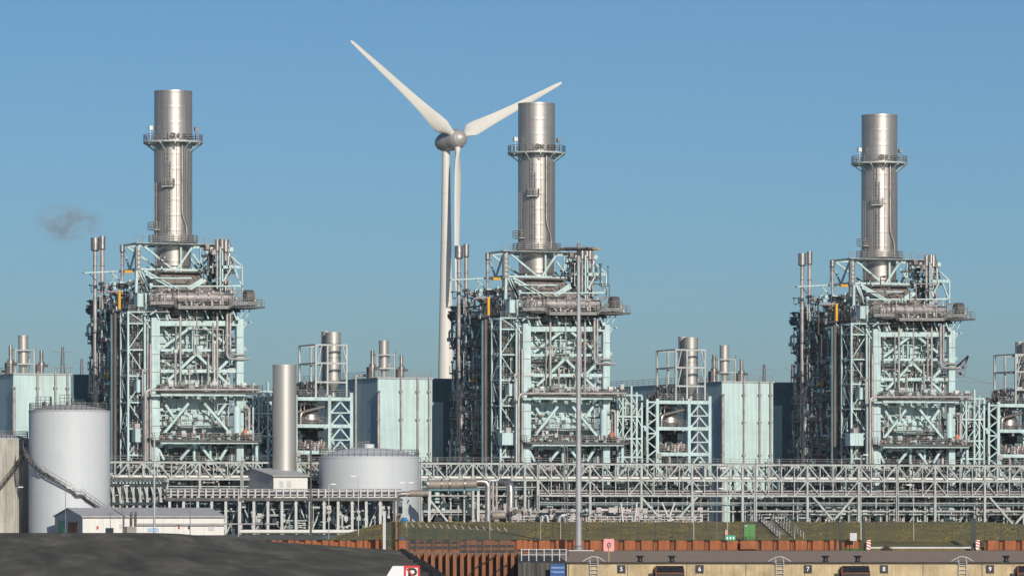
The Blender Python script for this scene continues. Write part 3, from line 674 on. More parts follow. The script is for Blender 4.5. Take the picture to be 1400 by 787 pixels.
# ------------------------------------------------------------------ intake structure beside each boiler, pipe frames, generator hall
def make_aux():
    t = empty('intake_structure'); VA = -12.0; VBk = -3.0; rg = random.Random(21)
    def z(y): return L(440,y,VA)[2]
    def s(x0,y0,x1,y1,w,name='brace',m='mint',v=VA): return seg(t, name, L(x0,y0,v), L(x1,y1,v), w, m)
    xs = (404, 450, 480)
    for v in (VA, VBk):
        for x in xs: u = LU(x,VA); seg(t, 'column', (u,v,0), (u,v,z(540 if x != 480 else 536)), .55)
        for y in (545, 582, 618):
            seg(t, 'beam', (LU(404,VA),v,z(y)), (LU(480,VA),v,z(y)), .6)
    for y in (545, 582, 618):
        for x in xs: u = LU(x,VA); seg(t, 'beam', (u,VA,z(y)), (u,VBk,z(y)), .4)
    for (ya, yb) in ((549,564),(566,581),(585,601),(603,618),(620,636)):
        s(465,ya,452,yb,.26); s(465,ya,478,yb,.26); s(451,yb,479,yb,.22,'beam')
    # lattice column left of it
    ul, ur = LU(389.5,VA), LU(404,VA)
    seg(t, 'column', (ul,VA,0), (ul,VA,z(541)), .4)
    zz = [z(y) for y in range(545, 725, 11)]
    for i in range(len(zz)-1):
        a, c = (ul, ur) if i % 2 else (ur, ul); seg(t, 'brace', (a,VA,zz[i]), (c,VA,zz[i+1]), .2)
    for i in range(0, len(zz), 4): seg(t, 'beam', (ul,VA,zz[i]), (ur,VA,zz[i]), .26)
    b = MB(); p = L(385,581,VA); b.box((p[0]-.5,p[1]-.2,p[2]-.6), (p[0]+.5,p[1]+.3,p[2]+.4)); b.build('junction_plate', 'mint', t)
    # stack frame
    f0, f1, f2 = 433, 449, 475
    for x in (f0, f1, f2):
        for v in (VA+.5, VBk-.5): u = LU(x,VA); seg(t, 'frame_post', (u,v,z(545)), (u,v,z(470)), .3, 'greysteel')
    for y in (471, 496, 522):
        for v in (VA+.5, VBk-.5): seg(t, 'frame_beam', (LU(f0,VA),v,z(y)), (LU(f2,VA),v,z(y)), .28, 'greysteel')
        for x in (f0, f2): u = LU(x,VA); seg(t, 'frame_beam', (u,VA+.5,z(y)), (u,VBk-.5,z(y)), .24, 'greysteel')
    for (a, c) in ((471,496),(496,522)):
        s(468,a,474,c,.16,'frame_brace','greysteel',VA+.5); s(434,c,440,a,.16,'frame_brace','greysteel',VA+.5)
    for (x, y, r, v, yb) in ((455.5,454,1.3,-7.6,520),(446,453,.85,-5.2,520)):
        p = L(x,y,v); zt = p[2]; zb = L(x,yb,v)[2]
        b = MB(); b.lathe((p[0],p[1],0), [(r-.08,zt-1),(r-.08,zt),(r+.03,zt),(r+.03,zt-.25),(r,zt-.26),(r,zb),(r*.75,zb-.7),(r*.35,zb-1.6),(r*.3,zb-4)], 36); b.build('silencer_stack', 'colsteel', t, True)
        for k in range(3): b = MB(); zk = zb+(zt-zb)*(k+.6)/3.4; b.lathe((p[0],p[1],zk), [(r-.01,-.08),(r+.06,-.07),(r+.06,.07),(r-.01,.08)], 36); b.build('band', 'steel', t, True)
    # filter vessel and its rising pipe
    p = L(424,569,-8.5); b = MB(); b.lathe((p[0],p[1],p[2]), [(1.6,-2.0),(1.9,-.6),(1.8,.3),(1.2,1.1),(.4,1.5),(.02,1.55)], 24); b.build('filter_dome', 'steel', t, True)
    pipe_part(t, [L(411,580,-11), L(411,563.5,-11), L(450,554,-10)], .3, 'steel')
    pipe_part(t, [L(420,545,-8), L(420,520,-8), L(424,520,-8), L(424,545,-8)], .13, 'galv'); pipe_part(t, [L(429,545,-8), L(429,520,-8)], .2, 'galv')
    for y in (545, 582, 618):
        g = gallery(t, LU(404,VA)+.3, LU(450,VA)-.3, VA+.35, VBk-.3, z(y)+.3, rails='f', th=.15)
    g = gallery(t, LU(450,VA)+.3, LU(480,VA)-.2, VA+.35, VBk-.3, z(545)+.4, rails='fr', th=.15)
    # dark backing that puts the shade between parts into colour, and clutter
    b = MB(); b.box((LU(404,VA)+.2,VBk+.4,0), (LU(450,VA),VBk+4,z(552))); b.build('shade_backing', 'darkteal', t)
    st, pk, mi, br, dk, va = MB(), MB(), MB(), MB(), MB(), MB(); u0, u1 = LU(405,VA), LU(479,VA); um = LU(449,VA)
    rnd_pipes([st,pk,dk,br], (u0,VA+.8,z(580)), (um,VBk,z(547)), 46, rg, (.07,.1,.16), 'xyz', 4); rnd_boxes(dk, (u0,VA+1,z(617)), (um,VBk,z(584)), 60, rg, .4, 1.5)
    rnd_valves(pk, (u0,VA+.6,z(617)), (um,VA+2,z(608)), 70, rg); rnd_valves(br, (u0,VA+.6,z(617)), (um,VA+2,z(606)), 50, rg); rnd_valves(va, (u0,VA+.6,z(617)), (um,VA+2,z(608)), 22, rg)
    rnd_pipes([st,pk,mi,br], (u0,VA,.5), (u1,VBk,z(620)), 150, rg, (.07,.1,.16,.25), 'xxyzz', 5); rnd_boxes(dk, (u0,VA+1,.5), (u1,VBk,z(622)), 50, rg, .5, 1.8)
    rnd_pipes([dk,br,st], (LU(412,VA),VA+1,z(544)), (um,VBk,z(523)), 46, rg, (.06,.09,.14), 'xyzz', 3)
    rnd_valves(va, (u0,VA-.2,1), (u1,VA+1.5,z(640)), 24, rg)
    for (m, nm, mb) in (('steel','clad_pipework',st),('pinkpipe','weathered_pipework',pk),('mint','mint_pipework',mi),('brown','fittings',br),('dark','dark_clutter_and_shade',dk),('valve','valves',va)): stuff(nm, mb, m, t)  # dark clutter also colours in the shade behind the frame
    return t

def make_frames():                                   # open pipe frames right of the boiler
    t = empty('open_steel_rack'); VA = -13.0; rg = random.Random(31)
    xs = (346, 353.5, 366, 373.5, 381); tops = (527, 533, 522, 531, 536)
    for v in (VA, -6.0):
        for x, y in zip(xs, tops): u = LU(x,VA); seg(t, 'column', (u,v,0), (u,v,L(x,y,VA)[2]), .34)
    for y in (535, 565, 596, 622, 650):
        z = L(360,y,VA)[2]
        for v in (VA, -6.0): seg(t, 'beam', (LU(346,VA),v,z), (LU(381,VA),v,z), .3)
        for x in xs: seg(t, 'beam', (LU(x,VA),VA,z), (LU(x,VA),-6,z), .24)
    ys = (535, 550, 565, 580, 596, 609, 622, 636, 650)
    for i in range(len(ys)-1):
        for (a, c) in ((346,353.5),(366,373.5),(353.5,366) if i % 3 == 0 else (373.5,381)):
            if i % 2: a, c = c, a
            seg(t, 'brace', L(a,ys[i],VA), L(c,ys[i+1],VA), .17)
    g = gallery(t, LU(346,VA), LU(381,VA), VA+.3, -6.3, L(360,566,VA)[2]+.2, rails='f', th=.14)
    g = gallery(t, LU(346,VA), LU(381,VA), VA+.3, -6.3, L(360,623,VA)[2]+.2, rails='f', th=.14)
    st, pk, mi, br, dk = MB(), MB(), MB(), MB(), MB(); u0, u1 = LU(346,VA), LU(386,VA)
    rnd_pipes([st,pk,mi,dk,br], (u0,VA,1), (u1,-6,L(0,540,VA)[2]), 130, rg, (.06,.1,.15,.22), 'xyzz', 5); rnd_boxes(dk, (u0,VA+2,1), (u1,-6,L(0,570,VA)[2]), 60, rg, .4, 1.8)
    rnd_boxes(mi, (u0,VA+.5,4), (u1,-6,L(0,540,VA)[2]), 20, rg, .3, 1.0)
    for (m, nm, mb) in (('steel','clad_pipework',st),('pinkpipe','weathered_pipework',pk),('mint','mint_pipework',mi),('brown','fittings',br),('dark','dark_clutter_and_shade',dk)): stuff(nm, mb, m, t)  # dark clutter also colours in the shade inside the frames
    return t

def make_hall():
    t = empty('generator_hall'); u0, u1, v0, v1 = 45.0, 55.3, 19.0, 72.0; H = 27.4
    b = MB(); b.box((u0,v0,0), (u1,v1,H)); w = b.build('wall', 'mintpanel', t)
    n = 3
    for i in range(n):                               # front cladding fields
        a = u0+.05+(u1-u0-.1)*i/n; c = u0+.05+(u1-u0-.1)*(i+1)/n
        for (za, zb) in ((0,9.1),(9.16,18.2),(18.26,H-.1)):
            b = MB(); b.box((a+.03,v0-.07,za), (c-.03,v0+.01,zb)); b.build('panel', 'mintpanel', w)
    for i in range(9):
        a = v0+.05+(v1-v0)*i/9; c = v0+(v1-v0)*(i+1)/9
        b = MB(); b.box((u0-.07,a,0), (u0+.01,c-.06,H-.1)); b.build('panel', 'hallside', w)
    b = MB(); b.box((u0-.2,v0-.2,H), (u1+.2,v1+.2,H+.25)); b.build('roof', 'greyroof', t)
    b = MB(); b.box((u1+.01,v0+5,0), (u1+7.4,v1,H+.3)); b.build('annex', 'darkteal', t)  # shade on the annex is put into its dark teal colour
    b = MB(); b.box((u1+.02,v0+4,0), (u1+3.8,v0+5.01,H-4)); b.build('annex_panel', 'hallside', t)
    for (du, m, zt) in ((-.1,'pinkpipe',H-2.6),(4.2,'pinkpipe',H+.6),(7.4,'pinkpipe',H+.6),(9.6,'pinkpipe',H+.4)):
        pipe_part(t, [(u0+du,v0-.45,2), (u0+du,v0-.45,zt)], .16 if du > 0 else .28, m, 'downpipe')
        for z in (8, 14, 20, 25): b = MB(); b.box((u0+du-.35,v0-.5,z), (u0+du+.35,v0-.08,z+.3)); b.build('bracket', 'galv', t)
    pipe_part(t, [(u0-.4,v0+10,2), (u0-.4,v0+10,H+.8), (u0+1.5,v0+10,H+.8)], .2, 'pinkpipe', 'downpipe')
    # small steel frame at the foot of the front
    for du in (8.6, 10.6): seg(t, 'frame_post', (u0+du,v0-1.6,0), (u0+du,v0-1.6,13.5), .3)
    for k in range(5): seg(t, 'frame_brace', (u0+(8.6 if k % 2 else 10.6),v0-1.6,4+k*1.9), (u0+(10.6 if k % 2 else 8.6),v0-1.6,5.9+k*1.9), .18)
    b = MB(); b.rail([(u0+.1,v0+.1,H+.25),(u0+.1,v1,H+.25)], 1.1, 2.5, .06); b.rail([(u0,v0+.1,H+.25),(u1,v0+.1,H+.25)], 1.1, 2.5, .06); b.build('roof_railing', 'galv', t)
    return t

def make_roof_vent():
    t = empty('roof_exhaust'); u, v, H = 49.2, 27.0, 27.65; r = .88
    b = MB(); b.lathe((u,v,0), [(r-.08,H+6.0),(r-.08,H+6.8),(r+.04,H+6.8),(r+.04,H+6.5),(r,H+6.5),(r,H+1.7),(r*.6,H+1.2),(r*.45,H)], 28); b.build('silencer', 'colsteel', t, True)
    for (du, dv) in ((-1.9,-1.4),(1.5,-1.4),(-1.9,1.4),(1.5,1.4)): seg(t, 'leg', (u+du,v+dv,H), (u+du,v+dv,H+4.2), .2, 'greysteel')
    for z in (1.8, 4.2):
        for (a, c) in (((-1.9,-1.4),(1.5,-1.4)),((-1.9,1.4),(1.5,1.4)),((-1.9,-1.4),(-1.9,1.4)),((1.5,-1.4),(1.5,1.4))): seg(t, 'beam', (u+a[0],v+a[1],H+z), (u+c[0],v+c[1],H+z), .18, 'greysteel')
    b = MB(); b.beam((u+2.3,v,H), (u+2.3,v,H+5), .12); b.build('mast', 'galv', t); return t
def make_pipe_vent(u, v, h):
    t = empty('roof_vent'); H = 27.65; b = MB(); b.lathe((u,v,H), [(.45,0),(.45,h*.35),(.6,h*.36),(.6,h*.5),(.34,h*.52),(.34,h),(.28,h)], 16); b.build('pipe', 'steel', t, True)
    b = MB(); b.box((u-.9,v-.6,H), (u-.3,v+.6,H+h*.4)); b.box((u+.3,v-.7,H+h*.3), (u+1.0,v+.6,H+h*.42)); b.build('bracket', 'brown', t); return t

# ------------------------------------------------------------------ place the repeated plant
WHERE = ('leftmost boiler, behind the tall white tank', 'middle boiler, behind the floodlight mast', 'rightmost boiler, above the quay numbers')
SHORT = ('leftmost boiler', 'middle boiler', 'rightmost boiler')
def spread(proto, ks, label, cat, group):
    index_kids(); out = []
    for i, k in enumerate(ks):
        o = proto if i == 0 else copy_tree(proto)
        p = P(PITCH*k, 0); o.location = p; o.rotation_euler = (0,0,A); tag(o, label[i], cat, group); out.append(o)
    return out
K3 = (0, 1, 2)
boilers = spread(make_boiler(), K3, ['mint steel-framed boiler full of galleries and pipes, ' + w for w in ('leftmost of three', 'behind the floodlight mast', 'rightmost of three')], 'boiler', 'heat recovery boilers')
spread(make_stack(), K3, ['silver exhaust stack with ring platform on the leftmost boiler, left of the wind turbine', 'silver exhaust stack just right of the wind turbine, on the middle boiler', 'silver exhaust stack with ring platform on the rightmost boiler'], 'stack', 'exhaust stacks')
for k, o in enumerate(boilers):                      # repairs and additions that differ from boiler to boiler
    rg = random.Random(500+k); pk, wh, br, rs = MB(), MB(), MB(), MB()
    rnd_pipes([pk,wh,br], (-8.4,-16.2,17), (6.2,-14.2,36), 16, rg, (.08,.12,.16), 'xzz', 7); rnd_pipes([pk,wh,br], (-10.6,-9,5), (-9.4,15,40), 30, rg, (.08,.14,.2), 'yzz', 8)
    rnd_boxes(wh, (-8,-17.6,16.4), (9,-16.2,17.2), 6, rg, .4, 1.0); rnd_boxes(wh, (-8,-17.6,24.6), (9,-16.2,25.4), 6, rg, .4, 1.0); rnd_boxes(rs, (-8.2,-15.9,5), (6,-15.7,37), 10, rg, .2, .5)
    rnd_pipes([pk,br], (-6,-13,40), (9,-6,47), 14, rg, (.08,.12), 'xyz', 4)
    for (m, nm, mb) in (('pinkpipe','added_pipework',pk),('galvlight','added_boxes',wh),('brown','added_fittings',br),('valve','patched_plates',rs)): stuff(nm, mb, m, o)
tw = spread(make_tower(), K3, ['open lattice stair tower on the left flank of the ' + w for w in SHORT], 'stair tower', 'stair towers')
lift_cabin(tw[0], 187.5, 586, 604, .5); lift_cabin(tw[1], 186, 588, 605, 1.4); lift_cabin(tw[2], 180, 585, 603, 1.3)
for (args, d) in (((130,325,342,.75,9.7,606,.34), 'wider front of the twin vent pipes'), ((140,322.5,340,.5,8.6,630,.36,(-.9,508,533)), 'slimmer kinked one of the twin vent pipes')):
    spread(make_vent(*args), K3, [d + ' left of the ' + w for w in SHORT], 'vent pipe', 'tall vent pipes')
for (args, d) in (((167,335,344,.42,2,420,.24), 'single short vent pipe with silencer, behind the stair tower of the'), ((297,327.5,343,.4,-9.6,405,.24), 'first from the stack of the vent pipes at upper right of the'),
                  ((303.5,327,340,.42,-9.9,405,.24), 'second from the stack of the vent pipes at upper right of the'), ((308.5,328,344,.55,-8.6,405,.26), 'thickest of the vent pipes at upper right of the'), ((313,333,341,.3,-8.0,405,.17), 'thinnest, outermost of the vent pipes at upper right of the')):
    spread(make_vent(*args), K3, [d + ' ' + w for w in SHORT], 'vent pipe', 'short vent pipes')
spread(make_crane(), K3, ['yellow column jib crane on the drum gallery of the ' + w for w in SHORT], 'crane', 'gallery cranes')
spread(make_winch(), K3, ['small yellow wall crane halfway up the shaded flank of the ' + w for w in SHORT], 'crane', 'wall cranes')
spread(make_aux(), K3, ['mint frame carrying a silver silencer stack, right of the ' + w for w in SHORT], 'steel frame', 'intake structures')
spread(make_frames(), K3, ['open mint pipe frame directly right of the ' + w for w in SHORT], 'pipe frame', 'open pipe frames')
KH = (-1, 0, 1); HW = ('behind the tall white tank', 'between the leftmost and middle boilers', 'between the middle and rightmost boilers')
spread(make_hall(), KH, ['mint clad box hall ' + w for w in HW], 'hall', 'generator halls')
spread(make_roof_vent(), KH, ['framed silver exhaust on the hall ' + w for w in HW], 'exhaust', 'roof exhausts')
spread(make_pipe_vent(46.6, 26, 5.0), KH, ['left slim vent on the hall roof ' + w for w in HW], 'vent', 'roof vents')
spread(make_pipe_vent(52.2, 26, 4.2), KH, ['right slim vent on the hall roof ' + w for w in HW], 'vent', 'roof vents')

# floodlit platform of the mast comes later; pipe bridge sections in front of the boilers
def bridge(px0, px1, tiers, label, seed, vbrace=(), offs=0):
    t = empty('pipe_bridge', P(0,0,0), A, label, 'pipe bridge', 'pipe bridge sections'); rg = random.Random(seed)
    V0, V1 = -22.0, -18.2; u0, u1 = LU(px0,V0), LU(px1,V0); n = max(2, round((u1-u0)/2.45)); d = (u1-u0)/n
    zt, zm, zb = 11.95, 9.15, 6.5; lo = zb if tiers == 2 else zm
    for v in (V0, V1):
        for z in ((zt,zm,zb) if tiers == 2 else (zt,zm)): seg(t, 'chord', (u0,v,z), (u1,v,z), .34, 'greysteel', .3)
        for i in range(n+1):
            u = u0+d*i; main = (i+offs) % 4 == 0 or i in (0,n)
            seg(t, 'post', (u,v,lo), (u,v,zt), .34 if main else .16, 'greysteel')
            if main: seg(t, 'leg', (u,v,0), (u,v,lo), .42, 'greysteel')
            if i < n:
                k = (i+offs) % 4; a, c = (zt, zm) if k < 2 else (zm, zt)
                seg(t, 'diagonal', (u,v,a), (u+d,v,c), .22, 'greysteel')
                if tiers == 2 and k in (0,3) and v == V0: seg(t, 'diagonal', (u,v,zm if k == 0 else zb), (u+d,v,zb if k == 0 else zm), .17, 'greysteel')
    for i in range(n+1):
        for z in ((zm,zb) if tiers == 2 else (zm,)): seg(t, 'crossbeam', (u0+d*i,V0,z), (u0+d*i,V1,z), .2, 'greysteel')
    b = MB(); b.box((u0,V0-.3,zt+.16), (u1,V0+1.0,zt+.24)); g = b.build('walkway', 'brown', t)
    b = MB(); b.rail([(u0,V0-.25,zt+.24),(u1,V0-.25,zt+.24)], .75, 2.4, .06, 2); b.build('railing', 'galv', g)
    for (v, z, r, m) in ((V0+.5,zm+.42,.24,'whitewall'),(V0+1.3,zm+.5,.3,'steel'),(V0+2.2,zm+.4,.2,'pinkpipe'),(V0+2.9,zm+.4,.2,'galv')): pipe_part(t, [(u0,v,z),(u1,v,z)], r, m)
    if tiers == 2:
        for (v, z, r, m) in ((V0+.5,zb+.4,.18,'pinkpipe'),(V0+.6,zb+.85,.15,'pinkpipe'),(V0+1.5,zb+.5,.3,'brown'),(V0+2.6,zb+.5,.25,'dark')): pipe_part(t, [(u0,v,z),(u1,v,z)], r, m)
    for (v, z, r, m) in ((V0+.3,lo-1.2,.09,'galvlight'),(V0+1.4,lo-1.6,.16,'mint'),(V0+2.6,lo-2.7,.12,'galvlight')): pipe_part(t, [(u0,v,z),(u1,v,z)], r, m)
    hb = MB(); k = int((u1-u0)/1.25)
    for i in range(k): u = u0+(u1-u0)*(i+rg.random())/k; v = rg.uniform(V0+.2,V1); z1 = rg.choice((lo,zm,zt)); hb.beam((u,v,z1-rg.uniform(1.5,4.5)), (u,v,z1), rg.choice((.08,.12,.16)))
    stuff('hangers', hb, 'galvlight', t)
    for x, sgn in vbrace:
        u = LU(x,V0); seg(t, 'strut', (u,V0,lo), (u+5.2*sgn,V0,lo-5.4), .34, 'greysteel')
    b = MB(); rnd_pipes([b], (u0,V0,lo-.6), (u1,V1,zt), int((u1-u0)*1.1), rg, (.06,.1), 'xyz', 3); stuff('pipework', b, 'pinkpipe', t)
    return t
bridge(118, 330, 1, 'pipe bridge of grey truss below the leftmost boiler, nearest the tall tank', 1)
bridge(330.8, 574, 1, 'grey truss pipe bridge section passing behind the low wide tank', 2)
bridge(574.8, 735, 1, 'grey truss pipe bridge section left of the floodlight mast, beside the low tank', 3)
bridge(735.8, 1032, 2, 'two-tier grey truss pipe bridge section right of the floodlight mast', 4, ((954,-1),(875,1)))
bridge(1032.8, 1226, 2, 'two-tier grey truss pipe bridge section above the green cabinet and bank stairs', 5, ((1168,-1),(1110,1)))
bridge(1226.8, 1530, 2, 'two-tier grey truss pipe bridge section at the right edge', 6, ((1352,1),(1420,-1)), 1)

# pipe skids under and behind the bridge
def skid(u0, u1, v0, v1, h, label, seed, dens=1.0, dark=True):
    t = empty('pipe_skid', P(0,0,0), A, label, 'pipework', 'ground level pipework'); rg = random.Random(seed); n = int((u1-u0)*dens)
    k = max(1, int((u1-u0)/4.5))
    for i in range(k+1):
        u = u0+(u1-u0)*i/k
        for v in (v0+.3, v1-.3): seg(t, 'column', (u,v,0), (u,v,h), .26, 'greysteel')
        if i < k and rg.random() < .6: seg(t, 'brace', (u,v0+.3,.3), (u+(u1-u0)/k,v0+.3,h*.9), .2, 'greysteel')
    for z in (h*.45, h): 
        for v in (v0+.3, v1-.3): seg(t, 'beam', (u0,v,z), (u1,v,z), .24, 'mint' if rg.random() < .5 else 'greysteel')
    st, pk, mi, br, dk, va = MB(), MB(), MB(), MB(), MB(), MB()
    rnd_pipes([st,pk,mi,br,dk], (u0,v0,.2), (u1,v1,h), n*5, rg, (.07,.1,.16,.24), 'xxyzz', 5); rnd_boxes(dk, (u0,v0+.6,.3), (u1,v1,h), n*5, rg, .5, 2.0)  # dark boxes colour in the shade between the pipes
    rnd_boxes(br, (u0,v0,.3), (u1,v1,h*.7), n, rg, .3, 1.0); rnd_boxes(mi, (u0,v0,.3), (u1,v1,h), n//2, rg, .4, 1.4); rnd_valves(va, (u0,v0,.2), (u1,v0+1,2.6), n//2, rg); rnd_valves(st, (u0,v0,.2), (u1,v0+2,3.6), n, rg)
    b = MB(); b.rail([(u0,v0,2.9),(u1,v0,2.9)], 1.1, 1.3, .07); b.build('railing', 'galvlight', t)
    if dark: b = MB(); b.box((u0,v1+.1,0), (u1,v1+2,h)); b.build('shade_backing', 'dark', t)  # added dark box behind the gaps, shade put into its colour
    for (m, nm, mb) in (('steel','clad_pipework',st),('pinkpipe','weathered_pipework',pk),('mint','mint_pipework',mi),('brown','fittings',br),('dark','dark_clutter_and_shade',dk),('valve','valves',va)): stuff(nm, mb, m, t)
    return t
V = -17.6
skid(LU(120,V), LU(330,V), V, V+4.6, 8.6, 'dense pipework at the foot of the leftmost boiler', 41, 1.3)
skid(LU(332,V), LU(575,V), V, V+4.6, 8.2, 'dense pipework behind the low wide tank and the small shed', 42)
skid(LU(578,V), LU(732,V), V, V+4.6, 8.4, 'dense pipework under the bridge left of the floodlight mast', 43, 1.2)
skid(LU(736,V), LU(868,V), V, V+4.6, 8.0, 'dense pipework at the foot of the middle boiler, right of the mast', 44, 1.1)
skid(LU(872,V), LU(968,V), V, V+4.6, 7.8, 'pipework under the bridge beside the striped frame, left of the green cabinet', 45, 1.1)
skid(LU(1020,V), LU(1105,V), V, V+4.6, 6.0, 'brownish pipework above the bank stairs by the green cabinet', 46, 1.3)
skid(LU(1108,V), LU(1300,V), V, V+4.6, 7.6, 'dense pipework at the foot of the rightmost boiler', 47, 1.1)
skid(LU(1304,V), LU(1510,V), V, V+4.6, 7.8, 'pipework under the bridge at the right edge', 48, 1.1)

# ------------------------------------------------------------------ tanks, column, sheds, low rack
def tank(name, px, Y, rpx, ytop, label, m, dome=0.0, rings=0, zbase=GZ):
    x = gx(px,Y); r = rpx*Y/F; zt = gz(ytop,Y); t = empty(name, (x,Y,zbase), 0, label, 'tank'); h = zt-zbase
    b = MB(); b.lathe((0,0,0), [(r,0),(r,h)], 72); b.build('shell', m, t, True)
    b = MB(); b.lathe((0,0,h), [(r+.06,-.25),(r+.06,0),(r-.15,.02),(r*.7,dome*.6),(r*.35,dome*.92),(.01,dome)], 72); b.build('roof', m if dome > 1.2 else 'greyroof', t, True)
    for k in range(1, rings+1): b = MB(); z = h*k/(rings+1); b.lathe((0,0,z), [(r-.005,-.03),(r+.02,-.02),(r+.02,.02),(r-.005,.03)], 72); b.build('course_seam', m, t, True)
    pts = [(math.cos(2*math.pi*k/48)*(r-.1), math.sin(2*math.pi*k/48)*(r-.1), h) for k in range(49)]
    b = MB(); b.rail(pts, 1.15, 1.0, .06); b.build('railing', 'galv', t)
    return t, r, h
def spiral(t, r, h0, h1, a0, a1, n=40, landings=(), w=.8):
    b, hb = MB(), MB(); prev = None; zs = []
    for i in range(n+1):
        f = i/n; a = R(a0+(a1-a0)*f); z = h0+(h1-h0)*f
        if any(abs(f-l) < .035 for l in landings): z = h0+(h1-h0)*[l for l in landings if abs(f-l) < .035][0]
        c, s = math.cos(a), math.sin(a); pin, pout = Vector((c*(r+.12),s*(r+.12),z)), Vector((c*(r+.12+w),s*(r+.12+w),z))
        if prev:
            for k in (0, 1):
                p, q = prev[k], (pin, pout)[k]; b.beam(p, q, .06, .22)
                if k: 
                    for hh in (1.05, .55): hb.beam(p+Vector((0,0,hh)), q+Vector((0,0,hh)), .07)
            if i % 2 == 0: hb.beam(pout, pout+Vector((0,0,1.05)), .07)
            m0 = (prev[0]+pin)/2; m1 = (prev[1]+pout)/2; b.beam(m0, m1, (pin-prev[0]).length*.95, .06)
        prev = (pin, pout)
    st = b.build('spiral_stair', 'stairdark', t); hb.build('handrail', 'galv', st)
t, r, h = tank('storage_tank', 95, 832, 55.5, 561, 'tall white storage tank with a spiral stair, at left', 'white', .9, 5)
spiral(t, r, 3.0, h*.70, -26, -178, 48, (.30, .62))
gt = MB(); rg = random.Random(3)
for k in range(10): a = rg.uniform(0, 6.28); q = rg.uniform(.2, .8)*r; gt.cyl((q*math.cos(a),q*math.sin(a)), .2, h, h+rg.uniform(1.0,1.6), 8)
gt.build('roof_nozzle', 'brown', t)
b = MB(); b.rail([(-r*.8,-r*.35,h+.2),(-r*.45,-r*.35,h+.2),(-r*.45,r*.1,h+.2)], 2.0, .9, .08, 4); b.rail([(-r*.2,-r*.5,h+.3),(r*.15,-r*.5,h+.3)], 2.2, .9, .08, 4); b.build('roof_platform', 'brown', t)
t, r, h = tank('storage_tank', -12, 841, 51, 599, 'stained beige tank cut off by the left edge, beside the tall white tank', 'concrete_tank', .8, 6)
spiral(t, r, 2.0, h*.95, -110, -20, 36, ())
t, r, h = tank('storage_tank', 504.5, 852, 68.6, 624, 'low wide white tank with railed shallow roof, left of centre', 'white', 1.5, 2)
b = MB(); b.rail([(-r*.95,0,h+.1),(-r*.4,0,h+1.0),(0,0,h+1.5)], 1.1, 1.2, .07); b.build('roof_walk_railing', 'galv', t)
b = MB(); b.cyl((0,0), .9, h+1.3, h+2.1, 14); b.build('roof_hatch', 'white', t, True)
# silver column
Y = 856; x = gx(389,Y); rr = 16.3*Y/F; t = empty('column_vessel', (x,Y,GZ), 0, 'plain tall silver cylinder behind the small gabled shed', 'column'); zt = gz(498.5,Y)-GZ
b = MB(); b.lathe((0,0,0), [(rr,0),(rr,zt-.4),(rr+.04,zt-.38),(rr+.04,zt),(rr-.1,zt),(rr-.1,zt-2),(.05,zt-2)], 64); 
b.build('shell', 'colsteel', t, True)
b = MB(); b.lathe((0,0,10.2), [(rr-.01,-.1),(rr+.08,-.08),(rr+.08,.08),(rr-.01,.1)], 64); b.build('flange', 'colsteel', t, True)
for a in (-115, -70): b = MB(); b.box((math.cos(R(a))*rr-.12,math.sin(R(a))*rr-.3,9.6), (math.cos(R(a))*rr+.12,math.sin(R(a))*rr+.1,9.9)); b.build('lifting_lug', 'brown', t)

def shed(name, corner, rz, ln, wd, eave, ridge, label, wallm, gablem, over=.25):
    t = empty(name, corner, rz, label, 'building')
    b = MB(); b.box((0,0,0), (ln,.2,eave)); b.build('wall', wallm, t); b = MB(); b.box((0,wd-.2,0), (ln,wd,eave)); b.build('wall', wallm, t)
    for x0, x1 in ((0.002,.2),(ln-.2,ln-.002)):
        b = MB(); vs = [(x0-.004,0.003,0),(x0-.004,wd-.003,0),(x0-.004,wd-.003,eave),(x0-.004,wd/2,ridge-.05),(x0-.004,.003,eave)]; vs2 = [(x1,v[1],v[2]) for v in vs]
        b.add(vs+vs2, [(0,1,2,3,4),(9,8,7,6,5)]+[(i,i+5,(i+1)%5+5,(i+1)%5) for i in range(5)]); b.build('gable', gablem, t)
    b = MB(); th = .14
    for (ya, za, yb, zb) in ((-over,eave-.02,wd/2,ridge),(wd+over,eave-.02,wd/2,ridge)):
        b.add([(-over,ya,za),(ln+over,ya,za),(ln+over,yb,zb),(-over,yb,zb),(-over,ya,za+th),(ln+over,ya,za+th),(ln+over,yb,zb+th),(-over,yb,zb+th)], [(0,3,2,1),(4,5,6,7),(0,1,5,4),(1,2,6,5),(2,3,7,6),(3,0,4,7)])
    rf = b.build('roof', 'greyroof', t)
    b = MB(); b.beam((-over,-over-.08,eave-.05), (ln+over,-over-.08,eave-.05), .14); b.build('gutter', 'galv', rf)
    return t
# white utility building
t = shed('utility_building', (gx(113,806),806,GZ-.15), R(20), 23.2, 17.0, 2.95+.1, 4.35, 'long low white building with grey roof in front of the tall tank', 'whitewall', 'greyclad')
for k in range(1, 7): b = MB(); b.box((k*23.2/7-.04,-.03,0), (k*23.2/7+.04,.0,2.9)); b.build('panel_joint', 'galvlight', t)
for (x0,x1,z0,z1,m) in ((3.7,5.0,0,1.3,'glass'),(10.6,12.4,.7,1.3,'signpale'),(20.6,21.6,.9,1.7,'greyclad'),(15.2,16.0,0,2.0,'whitewall'),(6.0,6.6,1.3,1.9,'greyclad')):
    b = MB(); b.box((x0,-.1,z0), (x1,-.04,z1)); b.build('window' if m != 'whitewall' else 'door', m, t)
for (x, m) in ((2.4,'red'),(15.7,'red'),(17.4,'blackplate')): b = MB(); b.box((x-.16,-.12,1.1), (x+.16,-.05,1.6)); b.build('notice', m, t)
for x in (7.8, 8.5): b = MB(); b.cyl((x,-.6), .16, 1.6, 3.9, 8); b.build('flue', 'brown', t, True)
